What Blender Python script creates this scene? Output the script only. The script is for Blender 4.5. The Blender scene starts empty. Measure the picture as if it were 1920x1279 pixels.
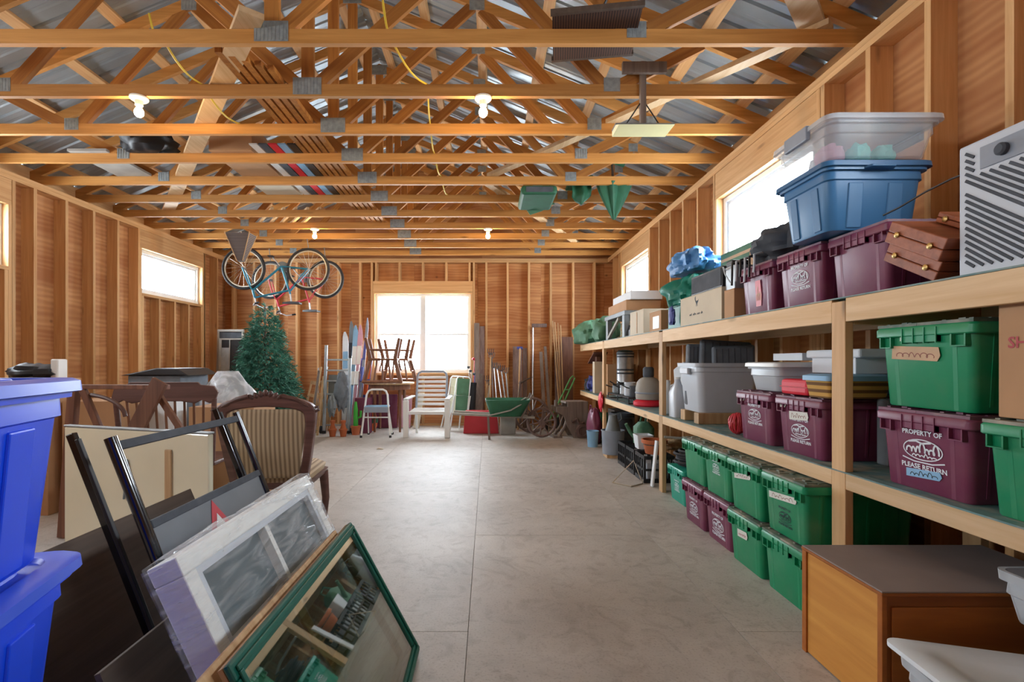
import bpy, bmesh, math, random
from mathutils import Matrix, Vector, Euler, noise
R = math.radians
random.seed(7)
SC = bpy.context.scene
COL = SC.collection

# ---------------------------------------------------------------- camera, sky, exposure
F = 934.0                      # focal length in pixels of a 1920 px wide frame
CU, CV, CH = 915.0, 678.0, 1.22  # vanishing point of the room axis, camera height
cam = bpy.data.cameras.new('camera')
cam.sensor_width = 36; cam.sensor_fit = 'HORIZONTAL'
cam.lens = F / 1920 * 36
cam.shift_x = (960 - CU) / 1920; cam.shift_y = (CV - 639.5) / 1920
cam.clip_start = 0.05
camo = bpy.data.objects.new('camera', cam); COL.objects.link(camo)
camo.location = (0, 0, CH); camo.rotation_euler = (R(90), 0, 0)
SC.camera = camo

world = bpy.data.worlds.new('overcast_sky'); SC.world = world
world.use_nodes = True
bgn = world.node_tree.nodes['Background']
bgn.inputs['Color'].default_value = (0.88, 0.95, 1.0, 1)
bgn.inputs['Strength'].default_value = 16.5
SC.view_settings.view_transform = 'Standard'
SC.view_settings.look = 'None'
SC.view_settings.gamma = 1
SC.view_settings.use_curve_mapping = False
SC.view_settings.exposure = 1.15

XL, XR, YB, YF = -4.93, 2.28, 9.47, -1.6     # stud faces of the four walls
ZP = 3.18                                    # top of the wall plates
XC = -1.335                                  # ridge line

def portal(name, loc, rot, sx, sy):
    l = bpy.data.lights.new(name, 'AREA'); l.shape = 'RECTANGLE'; l.size = sx; l.size_y = sy
    l.cycles.is_portal = True
    o = bpy.data.objects.new(name, l); COL.objects.link(o)
    o.location = loc; o.rotation_euler = rot
# openings: (s0, s1, z0, z1) along each wall
WIN_L = [(3.62, 5.12, 2.2, 2.84), (7.1, 8.6, 2.2, 2.84), (0.2, 1.7, 2.2, 2.84)]  # last one is unseen, an opening added to bring in side light
WIN_R = [(3.5, 4.97, 2.2, 2.84), (7.1, 8.5, 2.2, 2.84), (0.1, 1.5, 2.2, 2.84)]  # last one is out of view, added to light the near shelves
WIN_B = [(-2.15, -0.33, 1.0, 2.51)]
DOOR_F = []
for (a, b, c, d) in WIN_L: portal('daylight_portal', (XL-0.16, (a+b)/2, (c+d)/2), (0, R(-90), 0), d-c, b-a)
for (a, b, c, d) in WIN_R: portal('daylight_portal', (XR+0.16, (a+b)/2, (c+d)/2), (0, R(90), 0), d-c, b-a)
for (a, b, c, d) in WIN_B: portal('daylight_portal', ((a+b)/2, YB+0.16, (c+d)/2), (R(-90), 0, 0), b-a, d-c)
for (a, b, c, d) in DOOR_F: portal('daylight_portal', ((a+b)/2, YF-0.16, (c+d)/2), (R(90), 0, 0), b-a, d-c)

# ---------------------------------------------------------------- helpers
def at(u, v, d): return Vector(((u-CU)/F*d, d, CH-(v-CV)/F*d))
def lin(h):
    h = h.lstrip('#'); o = []
    for i in (0, 2, 4):
        c = int(h[i:i+2], 16)/255
        o.append(c/12.92 if c <= 0.04045 else ((c+0.055)/1.055)**2.4)
    return tuple(o)
def TX(loc=(0, 0, 0), rot=(0, 0, 0)):
    return Matrix.Translation(Vector(loc)) @ Euler([R(a) for a in rot]).to_matrix().to_4x4()

class MB:
    def __init__(s): s.v = []; s.f = []; s.m = Matrix.Identity(4)
    def add(s, vs, fs):
        b = len(s.v); m = s.m
        s.v += [tuple(m @ Vector(p)) for p in vs]
        s.f += [tuple(i+b for i in f) for f in fs]
        return s
    def at(s, loc=(0, 0, 0), rot=(0, 0, 0)): s.m = TX(loc, rot); return s
    def box(s, x0, x1, y0, y1, z0, z1):
        return s.add([(x0,y0,z0),(x1,y0,z0),(x1,y1,z0),(x0,y1,z0),(x0,y0,z1),(x1,y0,z1),(x1,y1,z1),(x0,y1,z1)],
                     [(0,3,2,1),(4,5,6,7),(0,1,5,4),(1,2,6,5),(2,3,7,6),(3,0,4,7)])
    def frus(s, b, t, z0, z1):   # b,t = (x0,x1,y0,y1) rectangles
        return s.add([(b[0],b[2],z0),(b[1],b[2],z0),(b[1],b[3],z0),(b[0],b[3],z0),(t[0],t[2],z1),(t[1],t[2],z1),(t[1],t[3],z1),(t[0],t[3],z1)],
                     [(0,3,2,1),(4,5,6,7),(0,1,5,4),(1,2,6,5),(2,3,7,6),(3,0,4,7)])
    def bar(s, p, q, w, h, up=(0, 0, 1)):
        p, q = Vector(p), Vector(q); d = (q-p).normalized(); u = Vector(up)
        if abs(d.dot(u)) > 0.98: u = Vector((1, 0, 0)) if abs(d.x) < 0.9 else Vector((0, 1, 0))
        a = d.cross(u).normalized(); b = a.cross(d).normalized()
        a *= w/2; b *= h/2
        return s.add([p-a-b, p+a-b, p+a+b, p-a+b, q-a-b, q+a-b, q+a+b, q-a+b],
                     [(0,3,2,1),(4,5,6,7),(0,1,5,4),(1,2,6,5),(2,3,7,6),(3,0,4,7)])
    def tube(s, pts, r, n=8, closed=False):
        pts = [Vector(p) for p in pts]; N = len(pts)
        rr = r if isinstance(r, (list, tuple)) else [r]*N
        vs = []; nrm = None
        for i, p in enumerate(pts):
            a = pts[(i-1) % N] if (closed or i > 0) else p
            b = pts[(i+1) % N] if (closed or i < N-1) else p
            t = (b-a)
            t = t.normalized() if t.length > 1e-9 else Vector((0, 0, 1))
            if nrm is None:
                nrm = Vector((0, 0, 1)) if abs(t.z) < 0.9 else Vector((1, 0, 0))
            nrm = nrm - t*nrm.dot(t)
            if nrm.length < 1e-5: nrm = t.orthogonal()
            nrm.normalize(); bi = t.cross(nrm)
            for k in range(n):
                an = 2*math.pi*k/n
                vs.append(p + (nrm*math.cos(an) + bi*math.sin(an))*rr[i])
        fs = []
        for i in range(N if closed else N-1):
            j = (i+1) % N
            for k in range(n):
                k2 = (k+1) % n
                fs.append((i*n+k, i*n+k2, j*n+k2, j*n+k))
        if not closed:
            fs.append(tuple(range(n-1, -1, -1))); fs.append(tuple((N-1)*n+k for k in range(n)))
        return s.add(vs, fs)
    def lathe(s, prof, n=20, caps=True):
        vs = []; fs = []
        for (r, z) in prof:
            for k in range(n):
                a = 2*math.pi*k/n; vs.append((r*math.cos(a), r*math.sin(a), z))
        for i in range(len(prof)-1):
            for k in range(n):
                k2 = (k+1) % n
                fs.append((i*n+k, i*n+k2, (i+1)*n+k2, (i+1)*n+k))
        if caps:
            fs.append(tuple(range(n-1, -1, -1))); fs.append(tuple((len(prof)-1)*n+k for k in range(n)))
        return s.add(vs, fs)
    def loft(s, rings, cap0=True, cap1=True):
        n = len(rings[0]); vs = [p for r in rings for p in r]; fs = []
        for i in range(len(rings)-1):
            for k in range(n):
                k2 = (k+1) % n
                fs.append((i*n+k, i*n+k2, (i+1)*n+k2, (i+1)*n+k))
        if cap0: fs.append(tuple(range(n-1, -1, -1)))
        if cap1: fs.append(tuple((len(rings)-1)*n+k for k in range(n)))
        return s.add(vs, fs)
    def prism(s, poly, t, plane='xy', o=0.0):
        n = len(poly)
        def P(a, b, c): return {'xy': (a, b, c), 'xz': (a, c, b), 'yz': (c, a, b)}[plane]
        vs = [P(a, b, o) for a, b in poly] + [P(a, b, o+t) for a, b in poly]
        fs = [tuple(range(n-1, -1, -1)), tuple(range(n, 2*n))] + [(k, (k+1) % n, n+(k+1) % n, n+k) for k in range(n)]
        return s.add(vs, fs)
    def grid(s, nx, ny, fn, closed_x=False):
        vs = [fn(i/(nx-(0 if closed_x else 1)), j/(ny-1)) for j in range(ny) for i in range(nx)]; fs = []
        for j in range(ny-1):
            for i in range(nx if closed_x else nx-1):
                i2 = (i+1) % nx
                fs.append((j*nx+i, j*nx+i2, (j+1)*nx+i2, (j+1)*nx+i))
        return s.add(vs, fs)
    def mesh(s, name, smooth=False):
        me = bpy.data.meshes.new(name); me.from_pydata(s.v, [], s.f); me.validate()
        b = bmesh.new(); b.from_mesh(me); bmesh.ops.recalc_face_normals(b, faces=b.faces); b.to_mesh(me); b.free(); me.update()
        if smooth:
            for p in me.polygons: p.use_smooth = True
            me.set_sharp_from_angle(angle=R(40))
        return me
    def build(s, name, mat, parent=None, smooth=False, bevel=0, solid=0):
        me = s.mesh(name, smooth); me.materials.append(mat)
        return link(name, me, parent, bevel=bevel, solid=solid)

def link(name, me, parent=None, loc=(0, 0, 0), rot=(0, 0, 0), mat=None, bevel=0, solid=0, label=None):
    o = bpy.data.objects.new(name, me); COL.objects.link(o)
    o.parent = parent; o.location = loc; o.rotation_euler = [R(a) for a in rot]
    if mat:
        o.material_slots[0].link = 'OBJECT'; o.material_slots[0].material = mat
    if bevel:
        b = o.modifiers.new('bevel', 'BEVEL'); b.width = bevel; b.segments = 2; b.limit_method = 'ANGLE'; b.angle_limit = R(40)
    if solid:
        b = o.modifiers.new('solid', 'SOLIDIFY'); b.thickness = solid; b.offset = 0
    if label: o['label'] = label
    return o
def tag(o, label, cat, group=None):
    o['label'] = label; o['category'] = cat
    if group: o['group'] = group
    return o
def T(name, label, cat, loc=(0, 0, 0), rz=0, group=None, rot=None):
    o = bpy.data.objects.new(name, None); COL.objects.link(o)
    o.empty_display_size = 0.1
    o.location = loc; o.rotation_euler = [R(a) for a in rot] if rot else (0, 0, R(rz))
    return tag(o, label, cat, group)
def S(name):
    o = bpy.data.objects.new(name, None); COL.objects.link(o); o['kind'] = 'structure'; o.empty_display_size = 0.1
    return o
def copy_tree(o, parent=None):
    c = o.copy(); COL.objects.link(c); c.parent = parent
    for ch in list(o.children): copy_tree(ch, c)
    return c
def rrect(x0, x1, y0, y1, r, z, n=4):
    out = []
    for (cx, cy, a0) in ((x1-r, y1-r, 0), (x0+r, y1-r, 90), (x0+r, y0+r, 180), (x1-r, y0+r, 270)):
        for k in range(n+1):
            a = R(a0+90*k/n); out.append((cx+r*math.cos(a), cy+r*math.sin(a), z))
    return out

# ---------------------------------------------------------------- materials
def newmat(name):
    m = bpy.data.materials.new(name); m.use_nodes = True
    nt = m.node_tree; return m, nt, nt.nodes['Principled BSDF'], nt.nodes['Material Output']
def N(nt, t, **kw):
    n = nt.nodes.new(t)
    for k, v in kw.items(): setattr(n, k, v)
    return n
def L(nt, a, b): nt.links.new(a, b)
def coords(nt, scale, rnd=True):
    tc = N(nt, 'ShaderNodeTexCoord'); mp = N(nt, 'ShaderNodeMapping'); mp.inputs['Scale'].default_value = scale
    if rnd:
        oi = N(nt, 'ShaderNodeObjectInfo'); va = N(nt, 'ShaderNodeVectorMath', operation='MULTIPLY_ADD')
        cm = N(nt, 'ShaderNodeCombineXYZ')
        for i in range(3): L(nt, oi.outputs['Random'], cm.inputs[i])
        va.inputs[1].default_value = (13.1, 27.7, 41.3)
        L(nt, cm.outputs[0], va.inputs[0]); L(nt, tc.outputs['Object'], va.inputs[2])
        L(nt, va.outputs[0], mp.inputs['Vector'])
    else: L(nt, tc.outputs['Object'], mp.inputs['Vector'])
    return mp.outputs['Vector']
def ramp(nt, fac, stops):
    r = N(nt, 'ShaderNodeValToRGB'); e = r.color_ramp.elements
    while len(e) < len(stops): e.new(0.5)
    for i, (p, c) in enumerate(stops): e[i].position = p; e[i].color = tuple(c)+(1,)
    L(nt, fac, r.inputs['Fac']); return r.outputs['Color']
def mul(c, k): return tuple(min(1, x*k) for x in c)
def mixc(nt, fac, a, b, blend='MIX'):
    m = N(nt, 'ShaderNodeMix', data_type='RGBA', blend_type=blend)
    for sock, val in ((m.inputs['Factor'], fac), (m.inputs['A'], a), (m.inputs['B'], b)):
        if hasattr(val, 'node'): L(nt, val, sock)
        elif isinstance(val, (int, float)): sock.default_value = val
        else: sock.default_value = tuple(val)+(1,)
    return m.outputs['Result']
def bumpn(nt, fac, b, strength, dist=0.01):
    bn = N(nt, 'ShaderNodeBump'); bn.inputs['Strength'].default_value = strength; bn.inputs['Distance'].default_value = dist
    L(nt, fac, bn.inputs['Height']); L(nt, bn.outputs['Normal'], b.inputs['Normal'])

def plain(name, hexc, rough=0.5, metal=0.0, var=0.12, scale=6.0, bump=0.0, dust=0.0, coat=0.0):
    m, nt, b, o = newmat(name); c = lin(hexc)
    v = coords(nt, (scale,)*3)
    n = N(nt, 'ShaderNodeTexNoise'); n.inputs['Detail'].default_value = 5; n.inputs['Scale'].default_value = 1.0
    L(nt, v, n.inputs['Vector'])
    col = ramp(nt, n.outputs['Fac'], [(0.25, mul(c, 1-var)), (0.75, mul(c, 1+var))])
    if dust:
        n2 = N(nt, 'ShaderNodeTexNoise'); n2.inputs['Scale'].default_value = 2.3; n2.inputs['Detail'].default_value = 6
        L(nt, v, n2.inputs['Vector'])
        mr = N(nt, 'ShaderNodeMapRange'); mr.inputs[1].default_value = 0.45; mr.inputs[2].default_value = 0.75; mr.inputs[4].default_value = dust
        L(nt, n2.outputs['Fac'], mr.inputs[0]); col = mixc(nt, mr.outputs[0], col, lin('#b5a898'))
    L(nt, col, b.inputs['Base Color']); b.inputs['Roughness'].default_value = rough; b.inputs['Metallic'].default_value = metal
    if coat: b.inputs['Coat Weight'].default_value = coat
    if bump: bumpn(nt, n.outputs['Fac'], b, bump)
    return m
def wood(name, light, dark, axis='z', rough=0.65, fine=26.0, knots=0.5, contrast=1.0):
    m, nt, b, o = newmat(name); a, d = lin(light), lin(dark)
    sc = {'x': (1.1, fine, fine), 'y': (fine, 1.1, fine), 'z': (fine, fine, 1.1)}[axis]
    v = coords(nt, sc)
    n = N(nt, 'ShaderNodeTexNoise'); n.inputs['Scale'].default_value = 1.0; n.inputs['Detail'].default_value = 6; n.inputs['Roughness'].default_value = 0.6; n.inputs['Distortion'].default_value = 0.6
    L(nt, v, n.inputs['Vector'])
    col = ramp(nt, n.outputs['Fac'], [(0.5-0.22/contrast, d), (0.5+0.2/contrast, a)])
    v2 = coords(nt, {'x': (2.2, 9, 9), 'y': (9, 2.2, 9), 'z': (9, 9, 2.2)}[axis])
    if knots:
        vo = N(nt, 'ShaderNodeTexVoronoi'); vo.inputs['Scale'].default_value = 0.75; L(nt, v2, vo.inputs['Vector'])
        k = ramp(nt, vo.outputs['Distance'], [(0.03, (1, 1, 1)), (0.14, (0, 0, 0))])
        kk = N(nt, 'ShaderNodeMath', operation='MULTIPLY'); L(nt, k, kk.inputs[0]); kk.inputs[1].default_value = knots
        col = mixc(nt, kk.outputs[0], col, mul(d, 0.35))
    oi = N(nt, 'ShaderNodeObjectInfo'); mr = N(nt, 'ShaderNodeMapRange'); mr.inputs[3].default_value = 0.82; mr.inputs[4].default_value = 1.14
    L(nt, oi.outputs['Random'], mr.inputs[0])
    mm = N(nt, 'ShaderNodeVectorMath', operation='SCALE'); L(nt, col, mm.inputs[0]); L(nt, mr.outputs[0], mm.inputs['Scale'])
    L(nt, mm.outputs[0], b.inputs['Base Color']); b.inputs['Roughness'].default_value = rough
    bumpn(nt, n.outputs['Fac'], b, 0.12, 0.003)
    return m
def ply(name, light, dark, horiz='y', rough=0.7, knots=0.8):
    # rotary-cut plywood: wavy horizontal flame figure with dark knots
    m, nt, b, o = newmat(name); a, d = lin(light), lin(dark)
    sc = (0.9, 0.9, 4.0)
    v = coords(nt, sc)
    n = N(nt, 'ShaderNodeTexNoise'); n.inputs['Scale'].default_value = 1.2; n.inputs['Detail'].default_value = 2; L(nt, v, n.inputs['Vector'])
    w = N(nt, 'ShaderNodeTexWave', wave_type='BANDS', bands_direction='Z'); w.inputs['Scale'].default_value = 1.3; w.inputs['Distortion'].default_value = 14; w.inputs['Detail'].default_value = 4; w.inputs['Detail Scale'].default_value = 0.5
    L(nt, v, w.inputs['Vector'])
    ad = N(nt, 'ShaderNodeMath', operation='MULTIPLY_ADD'); L(nt, w.outputs['Fac'], ad.inputs[0]); ad.inputs[1].default_value = 0.16; L(nt, n.outputs['Fac'], ad.inputs[2])
    col = ramp(nt, ad.outputs[0], [(0.38, d), (0.62, mul(tuple((x+y)/2 for x, y in zip(a, d)), 1.0)), (0.78, a)])
    vo = N(nt, 'ShaderNodeTexVoronoi'); vo.inputs['Scale'].default_value = 1.5; L(nt, coords(nt, (1.6, 1.6, 2.0)), vo.inputs['Vector'])
    k = ramp(nt, vo.outputs['Distance'], [(0.02, (1, 1, 1)), (0.085, (0, 0, 0))])
    kk = N(nt, 'ShaderNodeMath', operation='MULTIPLY'); L(nt, k, kk.inputs[0]); kk.inputs[1].default_value = knots
    col = mixc(nt, kk.outputs[0], col, mul(d, 0.25))
    L(nt, col, b.inputs['Base Color']); b.inputs['Roughness'].default_value = rough
    return m
def schlick(nt):
    # two-sided Fresnel reflectance of a thin sheet
    g = N(nt, 'ShaderNodeNewGeometry'); d = N(nt, 'ShaderNodeVectorMath', operation='DOT_PRODUCT'); L(nt, g.outputs['Normal'], d.inputs[0]); L(nt, g.outputs['Incoming'], d.inputs[1])
    a = N(nt, 'ShaderNodeMath', operation='ABSOLUTE'); L(nt, d.outputs['Value'], a.inputs[0])
    b = N(nt, 'ShaderNodeMath', operation='SUBTRACT', use_clamp=True); b.inputs[0].default_value = 1; L(nt, a.outputs[0], b.inputs[1])
    p = N(nt, 'ShaderNodeMath', operation='POWER'); L(nt, b.outputs[0], p.inputs[0]); p.inputs[1].default_value = 5
    m = N(nt, 'ShaderNodeMath', operation='MULTIPLY_ADD'); L(nt, p.outputs[0], m.inputs[0]); m.inputs[1].default_value = 0.94; m.inputs[2].default_value = 0.06
    return m
def clear(name, tint, amount=0.35, rough=0.15, bump=0.0, bscale=8.0, vary=0.0, stretch=(1, 1, 1)):
    # thin transparent sheet: see-through mixed with a soft surface
    m, nt, b, o = newmat(name)
    b.inputs['Base Color'].default_value = lin(tint)+(1,); b.inputs['Roughness'].default_value = rough
    tr = N(nt, 'ShaderNodeBsdfTransparent'); mx = N(nt, 'ShaderNodeMixShader')
    fr = schlick(nt)
    ad = N(nt, 'ShaderNodeMath', operation='MULTIPLY_ADD', use_clamp=True); L(nt, fr.outputs[0], ad.inputs[0]); ad.inputs[1].default_value = 0.8; ad.inputs[2].default_value = amount
    if bump or vary:
        n = N(nt, 'ShaderNodeTexNoise'); n.inputs['Scale'].default_value = bscale; n.inputs['Detail'].default_value = 4; n.inputs['Distortion'].default_value = 1.5
        L(nt, coords(nt, stretch), n.inputs['Vector'])
        if bump: bumpn(nt, n.outputs['Fac'], b, bump, 0.02)
        if vary:
            mr = N(nt, 'ShaderNodeMapRange'); mr.inputs[1].default_value = 0.42; mr.inputs[2].default_value = 0.7; mr.inputs[3].default_value = max(0, amount-vary); mr.inputs[4].default_value = amount+vary
            L(nt, n.outputs['Fac'], mr.inputs[0]); L(nt, mr.outputs[0], ad.inputs[2])
    L(nt, ad.outputs[0], mx.inputs[0]); L(nt, tr.outputs[0], mx.inputs[1]); L(nt, b.outputs[0], mx.inputs[2])
    L(nt, mx.outputs[0], o.inputs['Surface']); return m
def pane_mat(name, tint='#ffffff', refl=1.0):
    m, nt, b, o = newmat(name); nt.nodes.remove(b)
    tr = N(nt, 'ShaderNodeBsdfTransparent'); tr.inputs[0].default_value = lin(tint)+(1,)
    gl = N(nt, 'ShaderNodeBsdfGlossy'); gl.inputs['Roughness'].default_value = 0.02
    fr = schlick(nt)
    ad = N(nt, 'ShaderNodeMath', operation='MULTIPLY', use_clamp=True); L(nt, fr.outputs[0], ad.inputs[0]); ad.inputs[1].default_value = refl
    mx = N(nt, 'ShaderNodeMixShader'); L(nt, ad.outputs[0], mx.inputs[0]); L(nt, tr.outputs[0], mx.inputs[1]); L(nt, gl.outputs[0], mx.inputs[2])
    L(nt, mx.outputs[0], o.inputs['Surface']); return m
def emit(name, col, strength):
    m, nt, b, o = newmat(name)
    b.inputs['Base Color'].default_value = (1, 1, 1, 1)
    b.inputs['Emission Color'].default_value = tuple(col)+(1,); b.inputs['Emission Strength'].default_value = strength
    return m
def stripes(name, a, c, scale, axis=0, rough=0.8):
    m, nt, b, o = newmat(name)
    sc = [0, 0, 0]; sc[axis] = scale
    w = N(nt, 'ShaderNodeTexWave', wave_type='BANDS', bands_direction='XYZ'[axis]); w.inputs['Scale'].default_value = scale; w.inputs['Distortion'].default_value = 0.15
    L(nt, coords(nt, (1, 1, 1), False), w.inputs['Vector'])
    L(nt, ramp(nt, w.outputs['Fac'], [(0.3, lin(a)), (0.6, lin(c))]), b.inputs['Base Color']); b.inputs['Roughness'].default_value = rough
    return m
def floor_mat():
    m, nt, b, o = newmat('dusty_floor_sheet')
    v = coords(nt, (1, 1, 1))
    n1 = N(nt, 'ShaderNodeTexNoise'); n1.inputs['Scale'].default_value = 1.4; n1.inputs['Detail'].default_value = 6; n1.inputs['Roughness'].default_value = 0.65; L(nt, v, n1.inputs['Vector'])
    n2 = N(nt, 'ShaderNodeTexNoise'); n2.inputs['Scale'].default_value = 95; n2.inputs['Detail'].default_value = 3; L(nt, v, n2.inputs['Vector'])
    col = ramp(nt, n1.outputs['Fac'], [(0.3, lin('#aaa49d')), (0.7, lin('#c8c3bd'))])
    sp = ramp(nt, n2.outputs['Fac'], [(0.32, (0.35, 0.30, 0.26)), (0.46, (1, 1, 1))])
    col = mixc(nt, 0.3, col, sp, 'MULTIPLY')
    n3 = N(nt, 'ShaderNodeTexNoise'); n3.inputs['Scale'].default_value = 5.5; n3.inputs['Detail'].default_value = 8; n3.inputs['Distortion'].default_value = 2.5; L(nt, v, n3.inputs['Vector'])
    col = mixc(nt, 0.5, col, ramp(nt, n3.outputs['Fac'], [(0.3, (0.62, 0.58, 0.54)), (0.5, (1, 1, 1)), (0.72, (1.0, 0.98, 0.95))]), 'MULTIPLY')
    L(nt, col, b.inputs['Base Color']); b.inputs['Roughness'].default_value = 0.55
    bumpn(nt, n2.outputs['Fac'], b, 0.15, 0.004)
    return m

MT = {}
MT['floor'] = floor_mat()
MT['stud'] = wood('stud_pine', '#e0b682', '#c4915c', 'z', knots=0.6)
MT['stud_y'] = wood('plate_pine', '#e0b682', '#c4915c', 'y', knots=0.7)
MT['stud_x'] = wood('header_pine', '#e0b682', '#c4915c', 'x', knots=0.6)
MT['truss_x'] = wood('chord_pine', '#d09650', '#ab7232', 'x', knots=0.8, fine=20)
MT['truss_web'] = wood('web_pine', '#be8038', '#955820', 'z', knots=0.5)
MT['shelf_y'] = wood('shelf_beam_pine', '#e2c49c', '#c9a272', 'y', knots=0.8, fine=18)
MT['shelf_z'] = wood('shelf_post_pine', '#dcb88a', '#bd9162', 'z', knots=0.8, fine=18)
MT['deck'] = plain('shelf_deck_paint', '#5c7f80', 0.6, var=0.25, scale=5, dust=0.7)
MT['ply'] = ply('fir_plywood', '#cf9a68', '#ac7044')
MT['ply_dark'] = ply('fir_plywood_back', '#ce9864', '#a86a3c')
MT['siding'] = plain('outer_siding', '#8a6a50', 0.8)
MT['galv'] = plain('galvanised_plate', '#98a0a2', 0.5, 0.35, var=0.25, scale=30)
MT['roof'] = plain('galvanised_roof_sheet', '#a3adb3', 0.42, 0.55, var=0.15, scale=3)
MT['vinyl'] = plain('white_vinyl', '#e6eaec', 0.4, var=0.03)
MT['glass'] = pane_mat('window_glass', '#fbfdff', 0.8)
MT['white'] = plain('white_enamel', '#e4e6e4', 0.4, var=0.04)
MT['porcelain'] = plain('white_porcelain', '#f0ece0', 0.3, var=0.02)
MT['bulb'] = emit('warm_bulb', (1.0, 0.66, 0.30), 150.0)
MT['black'] = plain('black_plastic', '#1c1d21', 0.45, var=0.2)
MT['blackgloss'] = plain('glossy_black_tube', '#0e1016', 0.16, var=0.2, coat=0.6)
MT['rubber'] = plain('black_rubber', '#26262a', 0.75, var=0.2)
MT['steel'] = plain('brushed_steel', '#b9bcc0', 0.35, 0.8, var=0.12, scale=20)
MT['alu'] = plain('dull_aluminium', '#a6adb2', 0.45, 0.5, var=0.15, scale=12)
MT['greymetal'] = plain('grey_painted_metal', '#7c8489', 0.5, 0.2, var=0.15)
MT['brass'] = plain('brass_clasp', '#b79b62', 0.35, 0.8)
MT['green'] = plain('green_crate_plastic', '#0a8a5c', 0.42, var=0.10, scale=3, dust=0.12)
MT['greenlid'] = plain('dusty_green_lid', '#54695e', 0.65, var=0.2, scale=4, dust=0.9)
MT['teal'] = plain('teal_crate_plastic', '#0f9d84', 0.42, var=0.10, scale=3, dust=0.1)
MT['maroon'] = plain('maroon_crate_plastic', '#74304f', 0.42, var=0.10, scale=3, dust=0.1)
MT['maroonlid'] = plain('dusty_maroon_lid', '#74495e', 0.55, var=0.15, scale=4, dust=0.4)
MT['print'] = plain('white_print', '#dfe6ee', 0.6, var=0.05)
MT['printdark'] = plain('dark_print', '#24323a', 0.7)
MT['tape'] = plain('masking_tape', '#c9a887', 0.7, var=0.1, scale=15)
MT['tapewhite'] = plain('white_tape', '#dcdcd4', 0.6, var=0.06)
MT['ink'] = plain('brown_ink', '#8a5148', 0.7)
MT['redink'] = plain('red_ink', '#b04a50', 0.7)
MT['card'] = plain('cardboard', '#b98f68', 0.8, var=0.1, scale=4)
MT['cardpale'] = plain('pale_cardboard', '#cfc3ad', 0.8, var=0.08, scale=4)
MT['blue'] = plain('bright_blue_plastic', '#0b46e2', 0.38, var=0.06, scale=3)
MT['bluelid'] = plain('bright_blue_lid', '#2a55d8', 0.4, var=0.06, scale=3, dust=0.08)
MT['steelblue'] = plain('steel_blue_plastic', '#3f78a8', 0.4, var=0.06, scale=3)
MT['steelbluelid'] = plain('steel_blue_lid', '#376b98', 0.4, var=0.06)
MT['clear'] = clear('clear_plastic', '#dfe8f0', 0.14, 0.2)
MT['frost'] = clear('frosted_plastic', '#dfe7ee', 0.4, 0.3)
MT['film'] = clear('stretch_film', '#eef2f8', 0.16, 0.1, bump=0.9, bscale=3.2, vary=0.14, stretch=(1, 1.2, 7))
MT['greyplastic'] = plain('grey_plastic', '#8e98a6', 0.45)
MT['lightgrey'] = plain('light_grey_plastic', '#c4ccd6', 0.45, var=0.05)
MT['foam'] = plain('white_foam', '#dfe5ea', 0.8, var=0.03)
MT['orangewood'] = wood('orange_pine_veneer', '#d79a45', '#b9772c', 'y', knots=0.2, fine=10)
MT['orangedark'] = wood('orange_pine_trim_and_shade', '#b0661f', '#8e4b14', 'x', knots=0.2, fine=10)  # deep trim tone; also paints shade on the cabinet's camera-facing end
MT['greytop'] = plain('grey_brown_top', '#8d7f7b', 0.55, var=0.12, scale=5)
MT['walnut'] = wood('walnut', '#6e4c44', '#4a2e28', 'x', knots=0.1, rough=0.45)
MT['redwood'] = wood('red_brown_wood', '#80543f', '#5a3628', 'z', knots=0.15, rough=0.45)
MT['casewood'] = wood('mahogany_case', '#a96040', '#7c3e24', 'x', knots=0.05, rough=0.4)
MT['chairwood'] = wood('chair_wood', '#8a5c42', '#5e3826', 'z', knots=0.1, rough=0.5)
MT['oldwood'] = wood('weathered_wood', '#8d8078', '#6a5d55', 'z', knots=0.3)
MT['barnwood'] = wood('barn_wood', '#86706a', '#5e4a45', 'z', knots=0.3)
MT['handle'] = wood('ash_handle', '#cfae84', '#a98358', 'z', knots=0.1)
MT['cream'] = plain('cream_laminate', '#e2dcc2', 0.18, var=0.05, scale=3, coat=0.5)
MT['brownpanel'] = wood('dark_brown_panel', '#5b4a3e', '#42342b', 'y', knots=0.1)
MT['upholstery'] = stripes('striped_upholstery', '#8a745a', '#b8a182', 13.0, 0)
MT['greenframe'] = plain('green_stained_frame', '#0f5a4c', 0.35, var=0.2, scale=10)
MT['pictureglass'] = pane_mat('picture_glass', '#d2e2da', 4.0)
MT['signgrey'] = plain('sign_panel_grey', '#70757c', 0.35, 0.3, var=0.1)
MT['red'] = plain('red_paint', '#c23440', 0.45, var=0.08)
MT['brightred'] = plain('bright_red', '#d81f38', 0.5, var=0.08)
MT['darkgreen'] = plain('dark_green_canvas', '#1f5b40', 0.65, var=0.2, scale=10)
MT['greencanvas'] = plain('green_canvas', '#4e7a5e', 0.7, var=0.2, scale=8)
MT['needles'] = plain('pine_needles', '#3c7a68', 0.7, var=0.45, scale=9)
MT['yellow'] = plain('yellow_cable', '#d9b83c', 0.5)
MT['orange'] = plain('orange_plastic', '#d8642c', 0.5)
MT['terracotta'] = plain('terracotta', '#b8663f', 0.8, var=0.12)
MT['charcoal'] = plain('charcoal_cloth', '#4a4f57', 0.85, var=0.25, scale=12)
MT['wicker'] = stripes('wicker', '#6e4a20', '#c79a4c', 9.0, 2)
MT['mint'] = plain('mint_plush', '#7fd6c8', 0.9)
MT['pink'] = plain('pink_plush', '#d0a0b0', 0.9)
MT['violet'] = plain('violet_blue', '#46509a', 0.5, var=0.2)
MT['skyblue'] = plain('pale_blue', '#86b4d8', 0.5, var=0.15)
MT['tarpblue'] = plain('blue_tarp', '#4d86c0', 0.5, var=0.35, scale=7)
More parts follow.
